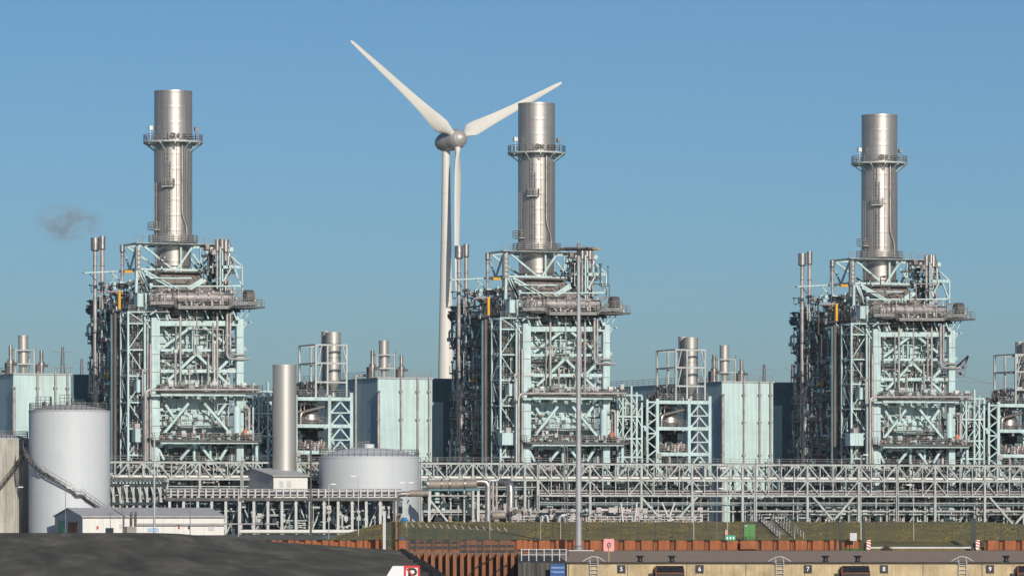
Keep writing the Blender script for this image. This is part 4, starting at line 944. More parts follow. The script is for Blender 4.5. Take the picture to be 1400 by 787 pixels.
b = MB(); b.box((6.6,-1.4,0), (8.4,-.3,1.5)); b.build('pump_housing', 'galv', t)
pipe_part(t, [(8.5,-.7,1.9), (32,-.7,1.9)], .11, 'pinkpipe')
for (y0,y1,z1,m,nm) in ((3.0,8.4,2.2,'rustdark','gate'),(11.0,14.6,2.4,'signgreen','door'),(1.6,2.6,1.9,'glass','window')):
    b = MB(); b.box((-.12,y0,0 if nm != 'window' else 1.0), (-.02,y1,z1)); b.build(nm, m, t)
# small shed on the rack
t = shed('pump_shed', (gx(374,846),846,gz(700,846)), R(22.8), 6.0, 20.0, 6.0, 7.25, 'small gabled shed with shade-grey gable at the foot of the silver cylinder', 'whitewall', 'greyclad')
for x in (1.4, 2.7): b = MB(); b.box((x-.35,-.08,4.2), (x+.35,-.02,5.2)); b.build('louvre', 'galvlight', t)

# low pipe rack at left, frontal
Y = 836.0
t = empty('low_pipe_rack', (0,Y,GZ), 0, 'low pipe rack on many pale posts below the low wide tank', 'pipe rack')
s = F/Y; x0, x1 = gx(228,Y), gx(549,Y); zt = gz(671,Y)-GZ; zd = gz(680,Y)-GZ; rg = random.Random(77)
px = 232.0; i = 0
while px < 549:
    x = gx(px,Y)
    for dy in (0, 5.0): seg(t, 'post', (x,dy,0), (x,dy,zd), .42 if dy == 0 else .3, 'galvlight' if dy == 0 else 'greysteel')
    seg(t, 'crossbeam', (x,-.4,zd+.1), (x,5.4,zd+.1), .3, 'greysteel')
    if i % 2 == 0: seg(t, 'brace', (x,2.5,.2), (x+19.2/s,2.5,zd-.3), .22, 'greysteel')
    else: seg(t, 'brace', (x,2.5,zd-.3), (x+19.2/s,2.5,.2), .22, 'greysteel')
    px += 19.2; i += 1
for (z, r, y, m) in ((zd+.45,.16,-.2,'pinkpipe'),(zd+.42,.22,.5,'galv'),(zt-.05,.14,0,'galvlight'),(zd+.5,.28,1.4,'steel'),(zd+.4,.2,2.4,'brown'),(zd+.6,.35,3.6,'dark')): pipe_part(t, [(x0,y,z),(x1,y,z)], r, m)
seg(t, 'beam', (x0,-.3,zd-.25), (x1,-.3,zd-.25), .3, 'brown', .5); seg(t, 'beam', (x0,-.3,zt+.3), (x1,-.3,zt+.3), .2, 'galv')
k = 0; px = 234
while px < 548: seg(t, 'stanchion', (gx(px,Y),-.45,zd), (gx(px,Y),-.45,zt+.3), .26, 'galvlight'); px += 9.6
pk, dk, st = MB(), MB(), MB()
rnd_pipes([st,pk,dk], (x0,.8,.4), (x1,5,zd-.4), 120, rg, (.08,.12,.2), 'xyzz', 4); rnd_boxes(dk, (x0,2,.2), (x1,5.4,zd-.6), 60, rg, .5, 2.0)
for (m, nm, mb) in (('galvlight','clad_pipework',st),('greysteel','grey_pipework',pk),('dark','dark_clutter_and_shade',dk)): stuff(nm, mb, m, t)  # dark clutter also paints the shade under the rack
b = MB(); b.box((x0,6,0), (x1,6.6,zd-.2)); b.build('shade_backing', 'darkteal', t)  # added dark backing, shade behind the posts painted in
pipe_part(t, [(gx(330,Y),-4,.5), (gx(536,Y),-4,.5)], .32, 'whitewall')
# higher rack with slanted posts left of it
t = empty('slanted_pipe_rack', (0,Y+5,GZ), 0, 'pipe rack on slanted struts behind the white building, right of the tall tank', 'pipe rack')
Y2 = Y+5; zt2 = gz(656,Y2)-GZ; zl = gz(688,Y2)-GZ; x0, x1 = gx(140,Y2), gx(228,Y2)
for z, m in ((zt2,'darkteal'),(zt2-.8,'dark'),(zl,'dark')): seg(t, 'beam', (x0,0,z), (x1,0,z), .5, m)
px = 146
while px < 228:
    x = gx(px,Y2); seg(t, 'post', (x,0,0), (x,0,zt2), .3, 'greysteel'); seg(t, 'strut', (x+.3,0,zl), (x-.7,0,zt2), .22, 'greysteel'); seg(t, 'strut', (x+.5,1.5,zl), (x+1.2,1.5,zt2), .22, 'galvlight'); px += 9.2
b = MB(); px = 144
while px < 226: b.tube([(gx(px,Y2),-.5,zt2+.2),(gx(px,Y2),2,zt2+.2)], .3, 10); px += 6.5
b.build('pipe_bundle', 'brown', t)
dk = MB(); rnd_pipes([dk], (x0,.5,.4), (x1,4,zt2), 80, rg, (.08,.12,.2), 'xyzz', 4); stuff('dark_clutter_and_shade', dk, 'dark', t)
pk = MB(); rnd_pipes([pk], (x0,0,.4), (x1,3,zt2), 70, rg, (.08,.12,.18), 'xyzz', 4); stuff('grey_pipework', pk, 'greysteel', t)
pk = MB(); rnd_pipes([pk], (x0,0,.4), (x1,3,zt2), 50, rg, (.08,.12,.18), 'xxz', 4); stuff('weathered_pipework', pk, 'pinkpipe', t)

# big clad pipes right of the low tank
Y = 838
t = empty('large_pipe_run', (0,0,0), 0, 'thick silver ringed pipe run beside the low wide tank', 'pipe run')
def big(pts, r, m='steel', n=24):
    b = MB(); b.pipe([W(*p) if len(p) == 3 else p for p in pts], r, n, r*2.2); return b.build('pipe', m, t, True)
q = big([(584,662,Y),(652,661,Y)], .74, 'hood')
for x in (585, 604, 615, 636): 
    p = W(x,661.5,Y); b = MB(); b.tube([p-Vector((.12,0,0)), p+Vector((.12,0,0))], .86, 24); b.build('flange', 'steel', q, True)
big([(541,722,Y-2),(541,675,Y-2),(584,674.5,Y-2)], .45); big([(560,674,Y-2),(586,674,Y-2)], .52, 'hood')
seg(t, 'support_beam', W(585,668.5,Y), W(655,668.5,Y), .5, 'darkteal')
for x in (587, 654): seg(t, 'support_leg', W(x,668,Y), W(x,716,Y), .42, 'galvlight')
seg(t, 'brace', W(589,684,Y), W(612,712,Y), .28, 'galvlight')
t = empty('standpipe_group', (0,0,0), 0, 'tall silver bent standpipes left of the floodlight mast', 'standpipes')
big([(652,658,Y),(667,658,Y),(667,712,Y)], .5); big([(686,659,Y+3),(698,659,Y),(698,712,Y)], .66)
for x in (674, 679): big([(x-3,660,Y+4),(x,658,Y),(x,705,Y)], .2, 'pinkpipe', 12)
b = MB(); p = W(682,704,Y-1); b.tube([p+Vector((-1.3,0,0)),p+Vector((-1,0,0)),p+Vector((1,0,0)),p+Vector((1.3,0,0))], [.2,.62,.62,.2], 18); b.build('receiver', 'hood', t, True)
for (px0, px1, yl, k, lab) in ((700,790,718,1,'railed pipe manifold between the standpipes and the floodlight mast'),(805,960,716,2,'white railed pump deck right of the floodlight mast')):
    Yr = 832; t = empty('pump_deck', (0,0,0), 0, lab, 'railing deck'); rg = random.Random(60+k); x0, x1 = gx(px0,Yr), gx(px1,Yr)
    b = MB(); b.box((x0,Yr,GZ), (x1,Yr+6,3.6)); g = b.build('deck', 'darkteal', t)
    b = MB(); b.rail([(x0,Yr-.05,3.62),(x1,Yr-.05,3.62)], 1.3, 1.0, .1, 3); b.build('railing', 'galvlight', g)
    st, va, pk = MB(), MB(), MB(); rnd_pipes([st,pk], (x0,Yr+.5,3.6), (x1,Yr+4,6), 50, rg, (.1,.15,.25), 'xyz', 3); rnd_valves(va, (x0,Yr+.4,3.6), (x1,Yr+3,4.3), 26, rg)
    stuff('clad_pipework', st, 'steel', t); stuff('valves', va, 'valve', t); stuff('weathered_pipework', pk, 'pinkpipe', t)
    if k == 1:
        for px in (744, 767):
            p = W(px,709,Yr-1); b = MB(); b.tube([p+Vector((-.9,0,0)),p+Vector((.9,0,0))], 1.05, 18); b.build('pump_casing', 'dark', t, True)
            b = MB(); b.pipe([W(px-4,718,Yr-2.2), W(px-2,706,Yr-2.2), W(px+4,704,Yr-2.2), W(px+6,716,Yr-2.2)], .2, 8); b.build('pipe', 'galvlight', t, True)
    else:
        for (xa, xb) in ((849,852),(871,868),(905,917),(923,912)):
            seg(t, 'brace', W(xa,686,Yr), W(xb,714,Yr), .24, 'galvlight')

# ------------------------------------------------------------------ sheet piles and fences at the back of the quay
def pile_mesh(w, d, z0, z1, name):
    b = MB(); t = .02; prof = [(-w/2,d),(-w*.42,d),(-w*.30,0),(w*.30,0),(w*.42,d),(w/2,d)]
    n = len(prof)
    vs = [(x,y,z0) for x,y in prof]+[(x,y,z1) for x,y in prof]+[(x,y+.05,z0) for x,y in prof]+[(x,y+.05,z1) for x,y in prof]
    fs = []
    for i in range(n-1):
        fs += [(i,i+1,n+i+1,n+i),(2*n+i+1,2*n+i,3*n+i,3*n+i+1),(n+i,n+i+1,3*n+i+1,3*n+i)]
    b.add(vs, fs); me = bpy.data.meshes.new(name); me.from_pydata(b.v, [], b.f); me.update(); return me
def pile_wall(px0, px1, label, m='rust', Y=745.0, z1=1.5, step=23.4, d=.55, z0=-.3):
    t = empty('sheet_pile_wall', (0,0,0), 0, label, 'retaining wall', 'orange sheet pile walls'); w = step*Y/F
    me = pile_mesh(w, d, z0, z1, 'pile'); me.materials.append(M[m]); px = px0
    while px < px1:
        o = bpy.data.objects.new('pile', me); C.objects.link(o); o.parent = t; o.location = (gx(px+step/2,Y),Y,0); px += step
    b = MB(); b.box((gx(px0,Y),Y-.06,z1), (gx(px,Y),Y+d+.12,z1+.09)); b.build('capping', 'fence', t)
    b = MB(); b.box((gx(px0,Y),Y-.35,-.02), (gx(px,Y),Y+.3,.07)); b.build('kerb', 'darkedge', t)
    return t
pile_wall(296, 527, 'rusty orange sheet pile wall left of the dark green corner gate')
pile_wall(545, 1173, 'long rusty orange sheet pile wall below the grass bank, left of the sliding gate')
pile_wall(1346, 1530, 'rusty orange sheet pile wall right of the sliding gate')
b = MB(); b.box((gx(1012,744),743.9,.2), (gx(1036,744),744.6,1.42)); b.box((gx(1024,744)-.7,743.85,.3), (gx(1024,744)+.7,743.95,.5)); 
tag(b.build('flood_door', 'rust'), 'flat orange steel plate in the sheet piles under the green cabinet', 'plate')

def fence(px0, px1, label, Y=745.3, zb=1.59, zt=4.1, step=23.4, wires=True, m='fence', rails=(0.03,.5,.97)):
    t = empty('mesh_fence', (0,0,0), 0, label, 'fence', 'dark green mesh fences'); px = px0
    while px <= px1+.1:
        b = MB(); x = gx(px,Y); b.beam((x,Y,zb), (x,Y,zt), .12); b.beam((x,Y-.5,-.1), (x,Y-.5,zb), .1); b.build('post', m, t); px += step
    b = MB()
    x = gx(px0,Y)
    while x < gx(px1,Y): b.beam((x,Y+.06,zb+.05), (x,Y+.06,zt-.05), .016); x += .13
    for k in range(12): z = zb+.05+(zt-zb-.1)*k/11; b.beam((gx(px0,Y),Y+.07,z), (gx(px1,Y),Y+.07,z), .016)
    stuff('wire_mesh', b, m, t); return t
fence(545, 1172, 'long dark green mesh fence on the orange sheet piles, left of the gate')
fence(1346, 1509.8, 'dark green mesh fence on the orange sheet piles, right of the gate')
fence(310, 520, 'dark mesh fence on the orange sheet piles left of the corner gate', zt=2.6)
# sliding gate
Y = 744.6; t = empty('sliding_gate', (0,0,0), 0, 'wide dark green barred sliding gate between red and white markers', 'gate')
xa, xb = gx(1181,Y), gx(1336,Y); zt = gz(714,Y)
for (px, w) in ((1181,.35),(1143,.14),(1150,.18),(1329,.32),(1333,.28)): x = gx(px,Y); seg(t, 'gate_post', (x,Y,0), (x,Y,gz(708,Y)), w, 'fence')
seg(t, 'bottom_beam', (xa,Y,.42), (xb,Y,.42), .24, 'galvlight'); seg(t, 'top_rail', (xa,Y,zt), (xb,Y,zt), .1, 'fence'); seg(t, 'rail', (xa,Y,.75), (xb,Y,.75), .1, 'fence')
n = 64
for k in range(n+1): x = xa+(xb-xa)*k/n; seg(t, 'bar', (x,Y,.5), (x,Y,zt), .045, 'fence')
for px in (1187.5, 1336.5):
    x = gx(px,Y-1); t = empty('marker_board', (x,Y-1.2,0), 0, 'red and white striped marker board at the %s end of the sliding gate' % ('left' if px < 1200 else 'right'), 'marker', 'gate marker boards')
    b = MB(); b.box((-.28,-.03,.2), (.28,.03,1.55)); b.build('board', 'signwhite', t)
    for k in range(3):
        z = .3+k*.42; b = MB(); b.add([(-.28,-.036,z+.22),(.28,-.036,z),(.28,-.036,z+.2),(-.28,-.036,z+.42)], [(0,1,2,3)]); b.build('stripe', 'signred', t)
    b = MB(); b.box((-.06,-.06,0), (.06,-.031,.2)); b.box((-.2,-.2,0), (.2,.2,.03)); b.build('foot', 'galv', t)
t = empty('notice_board', (gx(1166.5,744),743.6,0), 0, 'plain pale notice board left of the sliding gate', 'sign')
b = MB(); b.box((-.5,-.03,gz(738.5,744)), (.5,.03,gz(728,744))); b.build('board', 'galvlight', t); b = MB(); b.box((-.04,.03,0), (.04,.1,gz(730,744))); b.build('post', 'galv', t)
b = MB(); rg = random.Random(8)
for k in range(160): x = gx(rg.uniform(1155,1178),742); y = 742+rg.uniform(0,2); b.add([(x-.1,y,0),(x+.1,y,0),(x+rg.uniform(-.15,.15),y,rg.uniform(.1,.45))], [(0,1,2)])
M['weed'] = mat('weed_green', (.06,.13,.025), rough=.9, var=.2); tag(b.build('weeds', 'weed'), 'green weeds at the foot of the sheet piles by the notice board', 'weeds', kind='stuff')
b = MB()
for k in range(200): x = gx(rg.gauss(1212,3),743); y = 743+rg.uniform(-.5,.5); b.add([(x-.1,y,0),(x+.1,y,0),(x+rg.uniform(-.15,.15),y,rg.uniform(.1,.8))], [(0,1,2)])
M['scrub'] = mat('dry_scrub', (.06,.03,.02), rough=.9, var=.3); tag(b.build('dry_scrub', 'scrub'), 'brown dry scrub clump in front of the sliding gate', 'weeds', kind='stuff')

# green cabinet, sign, stairs on the bank
Y = 750; t = empty('electrical_cabinet', (gx(1024.5,Y),Y,1.4), 0, 'bright green electrical cabinet on the bank behind the fence', 'cabinet')
h = gz(716,Y)-1.4; b = MB(); b.box((-.75,0,0), (.85,.9,h)); b.build('body', 'green', t); b = MB(); b.box((-.9,.05,0), (-.752,.85,h-.05)); b.build('side_panel', 'fence', t)
b = MB(); b.box((-.85,-.05,h), (.9,.95,h+.07)); b.build('roof', 'fence', t); b = MB(); b.box((-.6,-.03,h-.3), (-.35,-.002,h-.15)); b.build('label_plate', 'signwhite', t); b = MB(); b.box((.06,-.02,.1), (.08,-.002,h-.1)); b.build('door_gap', 'fence', t)
t = empty('assembly_sign', (gx(998.5,744.9),744.9,0), 0, 'small green and white safety sign on the fence left of the cabinet', 'sign')
b = MB(); b.box((-.75,-.03,gz(738,745)), (.75,.03,gz(731,745))); b.build('board', 'signgreen', t)
for x in (-.45, .0, .45): b = MB(); b.box((x-.1,-.04,gz(736.5,745)), (x+.12,-.031,gz(733,745))); b.build('symbol', 'signwhite', t)
b = MB(); b.box((-.75,-.03,gz(730.5,745)), (-.45,.03,gz(724,745))); b.build('upper_board', 'pink', t)
Y0, Y1 = 752.0, 800.0
t = empty('bank_stair', (0,0,0), 0, 'steel stair with railings running down the grass bank right of the green cabinet', 'stair')
p, q = W(1038,711,800), W(1066,737,756); dx = Vector((1.1,0,0))
for s in (0, 1): seg(t, 'stringer', p+dx*s*2, q+dx*s*2, .12, 'brown', .35)
for k in range(26): m = p.lerp(q, (k+.5)/26); b = MB(); b.box((m.x,m.y-.4,m.z-.04), (m.x+2.2,m.y+.4,m.z+.02)); b.build('tread', 'galv', t)
for s in (0, 1, 1.6):
    a, c = p+dx*s*2, q+dx*s*2; seg(t, 'handrail', a+Vector((0,0,1.1)), c+Vector((0,0,1.1)), .07, 'galvlight'); seg(t, 'handrail', a+Vector((0,0,.6)), c+Vector((0,0,.6)), .06, 'galvlight')
    for k in range(9): m = a.lerp(c, k/8); seg(t, 'baluster', m, m+Vector((0,0,1.15)), .07, 'galvlight')

# ------------------------------------------------------------------ corner with gate, barriers, brown piles
Y = 742; t = empty('corner_gate', (0,0,0), 0, 'dark green barred corner gate where the asphalt meets the sheet piles', 'gate')
xa, xb = gx(528,Y), gx(539,Y)
for x, w in ((xa,.2),(xb,.2)): seg(t, 'gate_post', (x,Y,-.6), (x,Y,gz(713,Y)), w, 'fence')
for k in range(14): x = xa+(xb-xa)*k/13; seg(t, 'bar', (x,Y,-.5), (x,Y,gz(714,Y)), .05, 'fence')
for z in (.1, 2, 4): seg(t, 'rail', (xa,Y,z), (xb,Y,z), .1, 'fence')
for (px, w, yt, m, lab) in ((525.5,.42,699,'galvlight','thick pale post left of the dark green corner gate'),(543,.34,706,'rustdark','rusty post right of the dark green corner gate')):
    t = empty('gate_pillar', (gx(px,740),740,-.4), 0, lab, 'post'); b = MB(); b.beam((0,0,0), (0,0,gz(yt,740)+.4), w); b.build('shaft', m, t); b = MB(); b.box((-w*.6,-w*.6,gz(yt,740)+.4), (w*.6,w*.6,gz(yt,740)+.5)); b.build('cap', m, t)
for (px, py, k) in ((552.5,709.5,'upper'),(549.5,738,'lower')):
    p = W(px,py,738); t = empty('float_box', p, R(12), '%s bright blue plastic box on the pole beside the corner gate' % k, 'box', 'blue boxes')
    b = MB(); b.lathe((0,0,0), [(.01,-.28),(.34,-.27),(.4,-.15),(.4,.18),(.3,.28),(.01,.29)], 12); b.build('shell', 'blue', t, True); b = MB(); b.box((-.42,-.06,-.03), (.42,.05,.03)); b.build('strap', 'fence', t)
t = empty('pole', (gx(547,739),739,-.4), 0, 'dark slim pole carrying two blue boxes beside the corner gate', 'pole'); b = MB(); b.beam((0,0,0), (0,0,gz(700,739)+.4), .13); b.build('shaft', 'fence', t); b = MB(); b.beam((0,-.1,gz(738,739)), (.4,-.2,gz(738,739)), .08); b.build('arm', 'fence', t)
# fence with outward cranked tops
Y = 660; t = empty('cranked_fence', (0,0,0), 0, 'green mesh fence with pale cranked tops above the dark barriers', 'fence')
pxs = [556+i*9.75 for i in range(15)]
for i, px in enumerate(pxs):
    yt = 719.5+6*i/14; a = W(px,752,Y); c = W(px,yt,Y); seg(t, 'post', a, c, .06, 'fence'); seg(t, 'cranked_arm', c, W(px-3.6,yt-5,Y-.3), .09, 'galvlight')
b = MB(); x = gx(556,Y)
while x < gx(703,Y): b.beam((x,Y+.05,gz(752,Y)), (x,Y+.05,gz(720+6*(x-gx(556,Y))/(gx(692,Y)-gx(556,Y)),Y)), .045); x += .11
for k in range(14): z = gz(752-30*k/13,Y); b.beam((gx(556,Y),Y+.06,z), (gx(703,Y),Y+.06,z), .03)
stuff('wire_mesh', b, 'fence', t)
# crash barriers: dark slatted rails
def barrier(px0, px1, py, Y, label):
    t = empty('slatted_barrier', (0,0,0), 0, label, 'barrier', 'dark slatted barriers'); z0 = gz(py+7.5,Y); x0, x1 = gx(px0,Y), gx(px1,Y)
    for k, dy in enumerate((0, 7.0)):
        z = gz(py+dy,Y); seg(t, 'rail', (x0,Y,z+.14), (x1,Y,z+.14), .05, 'black'); seg(t, 'rail', (x0,Y,z-.14), (x1,Y,z-.14), .05, 'black')
        n = int((x1-x0)/.95)
        for i in range(n): x = x0+(x1-x0)*(i+.5)/n; b = MB(); b.box((x-.41,Y-.04,z-.15), (x+.41,Y+.02,z+.15)); b.build('slat', 'black', t)
    for i in range(7): x = x0+(x1-x0)*i/6; seg(t, 'post', (x,Y+.06,z0-.5), (x,Y+.06,gz(py-1,Y)), .1, 'fence')
barrier(559, 628, 741, 640, 'dark slatted barrier above the brown piles, nearer the corner gate')
barrier(630, 703, 746, 640, 'dark slatted barrier above the brown piles, nearer the floodlight mast')
barrier(706, 777, 752, 640, 'dark slatted barrier on the quay left of the floodlight mast')
# backing wall of orange piles behind the barriers
pile_wall(541, 715, 'orange sheet pile wall behind the slatted barriers', 'rust', 680, gz(737.5,680), 23, .4, -1.5)
b = MB(); b.box((gx(541,640),600,-4), (gx(708,640),690,gz(756,610)-.3)); tag(b.build('quay_fill', 'deck'), kind='structure')
# big brown piles at the water
Y = 590; t = empty('brown_pile_wall', (0,0,0), 0, 'deep brown corrugated sheet pile wall at the water, bottom centre', 'retaining wall'); w = 9.9*Y/F; d = 1.7
b = MB(); ztop = gz(755.5,Y)
prof = [(-w*.5,0),(-w*.02,0),(w*.06,d),(w*.42,d),(w*.5,0)]
n = len(prof); vs = [(x,y,-5) for x,y in prof]+[(x,y,ztop) for x,y in prof]+[(x,y+.06,ztop) for x,y in prof]
b.add(vs, [(i,i+1,n+i+1,n+i) for i in range(n-1)]+[(n+i,n+i+1,2*n+i+1,2*n+i) for i in range(n-1)])
me = bpy.data.meshes.new('pile'); me.from_pydata(b.v, [], b.f); me.update(); me.materials.append(M['rustdark']); px = 540.0; i = 0
while px < 707: o = bpy.data.objects.new('pile', me); C.objects.link(o); o.parent = t; o.location = (gx(px+5,Y),Y,-.04*(i%3)); px += 9.9; i += 1
b = MB(); b.box((gx(540,Y),Y+d+.1,ztop-.25), (gx(708,Y),Y+d+1.0,ztop+.02)); b.build('capping', 'brown', t)
b = MB(); b.tube([W(640,787,Y-.3), W(652,774,Y-.3), W(667,766,Y-.3), W(680,758,Y-.3)], .06, 6); b.build('hanging_chain', 'black', t)
b = MB(); b.tube([W(672,787,Y-.3), W(684,776,Y-.3), W(696,770,Y-.3)], .05, 6); b.build('hanging_chain', 'black', t)
# timber fendering and the blue sign
Y = 556; t = empty('timber_fender', (0,0,0), 0, 'grey weathered timber fendering left of the blue sign', 'fender'); px = 708
while px < 775:
    wd = 6.2*Y/F; x = gx(px,Y); dz = random.Random(int(px)).uniform(-.08,.05); b = MB(); b.box((x+.02,Y+.1,-5), (x+wd-.02,Y+.45,-.02+dz)); b.build('plank', 'timber', t); px += 6.2
b = MB(); b.box((gx(708,Y),Y+.45,-5), (gx(775,Y)-.02,640,-.03)); b.build('backing', 'darkedge', t)
def text(txt, size, m, loc, parent, rz=0, name='lettering', align='CENTER', sx=1.0):
    cu = bpy.data.curves.new(name, 'FONT'); cu.body = txt; cu.size = size; cu.align_x = align; cu.align_y = 'CENTER'; cu.extrude = .004; cu.offset = size*.012
    o = bpy.data.objects.new('tmp', cu); C.objects.link(o); dg = bpy.context.evaluated_depsgraph_get(); me = bpy.data.meshes.new_from_object(o.evaluated_get(dg))
    bpy.data.objects.remove(o); me.name = name; me.materials.clear(); me.materials.append(M[m]); q = bpy.data.objects.new(name, me); C.objects.link(q); q.parent = parent
    q.location = loc; q.rotation_euler = (R(90),0,rz); q.scale = (sx,1,1); return q
Y = 554.6; t = empty('warning_sign', (gx(762.5,Y),Y,gz(779.5,Y)), 0, 'blue no-entry sign with pale lettering on the timber fendering', 'sign')
b = MB(); b.box((-.82,0,-.95), (.82,.05,.74)); b.build('board', 'signblue', t)
text('VERBODEN', .30, 'signpale', (0,-.006,.32), t, sx=.95); text('TOEGANG', .30, 'signpale', (0,-.006,-.14), t, sx=1.0)
b = MB(); b.box((-.7,.05,-2), (-.6,.5,.5)); b.box((.6,.05,-2), (.7,.5,.5)); b.build('bracket', 'galv', t)
# pale railing on the quay
Y = 575; t = empty('quay_railing', (0,0,0), 0, 'pale posts and rails on the quay left of the floodlight mast', 'railing'); zt = gz(749.5,Y)
for px in (713,723,733.5,744,755,765,774): x = gx(px,Y); seg(t, 'post', (x,Y,-.05), (x,Y,zt), .1, 'galvlight')
for z in (zt-.08, zt*.5): seg(t, 'rail', (gx(713,Y),Y,z), (gx(774,Y),Y,z), .07, 'galvlight')
# no-berthing sign at the bottom edge
Y = 300; p = W(551,781,Y); t = empty('berthing_sign', p, 0, 'white arrow sign with red-bordered crossed letter P at the bottom edge', 'sign'); s = Y/F
def pt(px, py): return ((px-551)*s, (781-py)*s)
b = MB(); a = [pt(528,789),pt(528,787.5),pt(537,773),pt(552,773),pt(552,795),pt(534,795)]
b.add([(x,0,z) for x,z in a]+[(x,.06,z) for x,z in a], [tuple(range(6)),tuple(range(11,5,-1))]+[(i,(i+1)%6,(i+1)%6+6,i+6) for i in range(6)]); b.build('arrow_board', 'signwhite', t)
b = MB(); x0, z0 = pt(552.05,797); x1, z1 = pt(574,772.5); b.box((x0,0,z0), (x1,.06,z1)); b.build('border', 'signred', t)
b = MB(); x0, z0 = pt(555,794); x1, z1 = pt(571,775.5); b.box((x0,-.012,z0), (x1,-.002,z1)); b.build('field', 'signwhite', t)
x, z = pt(563.3,786.3); text('P', 1.16, 'blackplate', (x,-.02,z), t)
b = MB(); q0, q1 = pt(555.5,776), pt(570.5,793.5); b.beam((q0[0],-.03,q0[1]), (q1[0],-.03,q1[1]), .012, .09); b.build('slash', 'signred', t)
x0, z0 = pt(528,781); x1, z1 = pt(538,774); b = MB(); b.box((x0,.07,z0-2), (x1,.12,z1)); b.build('back_plate', 'blackplate', t)
for px in (545, 563): x, z = pt(px,790); b = MB(); b.beam((x,.17,-4), (x,.17,.3), .09); b.build('post', 'galv', t)

# ------------------------------------------------------------------ things on the quay
Y = YQ
for (px, n) in ((849.5,'5'),(956.5,'6'),(1104.5,'7'),(1208.5,'8'),(1353.5,'9')):
    t = empty('berth_number', (gx(px,Y),Y-.03,gz(777,Y)), 0, 'black quay wall plate bearing a white numeral %s' % {'5':'five','6':'six','7':'seven','8':'eight','9':'nine'}[n], 'number plate', 'berth number plates')
    b = MB(); b.box((-.44,-.05,-.46), (.44,.02,.42)); b.build('plate', 'blackplate', t); text(n, .66, 'signwhite', (0,-.06,-.03), t)
for (px0, px1, lab) in ((897,935.5,'between the plates reading five and six'),(1151,1189,'between the plates reading seven and eight'),(1391,1432,'at the right edge')):
    x0, x1 = gx(px0,Y), gx(px1,Y); xm = (x0+x1)/2; hw = (x1-x0)/2; t = empty('fender', (xm,Y,0), 0, 'black rubber fender panel with rusty frame %s' % lab, 'fender', 'rubber fenders'); zt = gz(772.5,Y)
    b = MB(); sl = hw*.92
    b.add([(-hw,-.1,zt-.02),(sl,-.1,zt-.02),(hw,-.95,zt-.75),(-hw+.02,-.95,zt-.75),(-hw,-.1,-4),(sl,-.1,-4),(hw,-.95,-4),(-hw+.02,-.95,-4)], [(0,3,2,1),(3,7,6,2),(0,4,7,3),(1,2,6,5),(4,5,6,7),(0,1,5,4)]); b.build('pad', 'black', t)
    b = MB(); b.box((-hw-.08,-1.0,-4), (-hw-.005,-.02,zt-.06)); b.build('frame_side', 'rust', t); b = MB(); b.box((-hw,-1.0,zt-.85), (hw,-.955,zt-.77)); b.build('frame_rail', 'rust', t)
    b = MB(); b.box((-hw-.75,-.3,-4), (-hw-.12,-.02,gz(783,Y))); b.build('side_block', 'blackplate', t)
for (px, lab) in ((812,'nearest the floodlight mast'),(1066,'left of the plate reading seven'),(1316,'left of the plate reading nine')):
    x = gx(px,Y); t = empty('quay_ladder', (x,Y,0), 0, 'white quay ladder with arched handrails %s' % lab, 'ladder', 'quay ladders')
    b = MB()
    for s in (-.42, .42): b.tube([(s,-.2,-4.5),(s,-.2,-.1),(s-.02,-.15,.25),(s-.1,.3,.52)], .05, 6)
    st = b.build('stile', 'galvlight', t)
    for k in range(10): b = MB(); b.beam((-.42,-.2,-.35-k*.42), (.42,-.2,-.35-k*.42), .07); b.build('rung', 'galvlight', t)
    b = MB(); b.tube([(-1.2+2.4*k/12,.3,.1+.52*math.sin(math.pi*k/12)) for k in range(13)], .055, 6); b.build('arch_handrail', 'galvlight', t)
    b = MB(); b.box((-.55,-.3,-.16), (.55,-.13,-.1)); b.box((-.72,-.1,.02), (-.5,.3,.09)); b.build('mounting_plate', 'galv', t)
for (px, lab) in ((875,'right of the plate reading five'),(918.5,'above the fender left of the plate reading six'),(1128.5,'right of the plate reading seven'),(1172.5,'above the fender left of the plate reading eight'),(1375.5,'right of the plate reading nine'),(1420,'beyond the right edge')):
    if px > 1400: continue
    t = empty('bollard', (gx(px,560),560,0), 0, 'dark mooring bollard %s' % lab, 'bollard', 'quay bollards')
    b = MB(); b.lathe((0,0,0), [(.34,0),(.27,.08),(.24,.35),(.27,.5),(.30,.56)], 16); b.build('shaft', 'blackplate', t, True); b = MB(); b.tube([(-.45,0,.6),(-.38,0,.6),(.38,0,.6),(.45,0,.6)], [.03,.09,.09,.03], 8); b.build('horn', 'blackplate', t, True)
    b = MB(); b.lathe((0,0,.5), [(.3,0),(.33,.1),(.2,.16),(.01,.17)], 16); b.build('head', 'blackplate', t, True)
Y = 562; p = W(832.5,768,Y); t = empty('lifebuoy_station', (p.x,Y,0), 0, 'pink lifebuoy board on an ochre post, right of the floodlight mast', 'lifebuoy'); z0, z1 = gz(753,Y), gz(736,Y); hw = 7.2*Y/F
b = MB(); c = .1; a = [(-hw+c,z0),(hw-c,z0),(hw,z0+c),(hw,z1-c),(hw-c,z1),(-hw+c,z1),(-hw,z1-c),(-hw,z0+c)]
b.add([(x,0,z) for x,z in a]+[(x,.16,z) for x,z in a], [tuple(range(8)),tuple(range(15,7,-1))]+[((i+1)%8,i,i+8,(i+1)%8+8) for i in range(8)]); b.build('board', 'pink', t)
zc = (z0+z1)/2; b = MB(); b.tube([(.27*math.cos(k*math.pi/10)*.55,-.04,zc+.27*math.sin(k*math.pi/10)) for k in range(21)], .05, 8, False); b.build('ring', 'brown', t, True)
b = MB(); b.beam((0,-.1,0), (0,-.1,zc+.05), .07); b.build('post', 'postyellow', t)

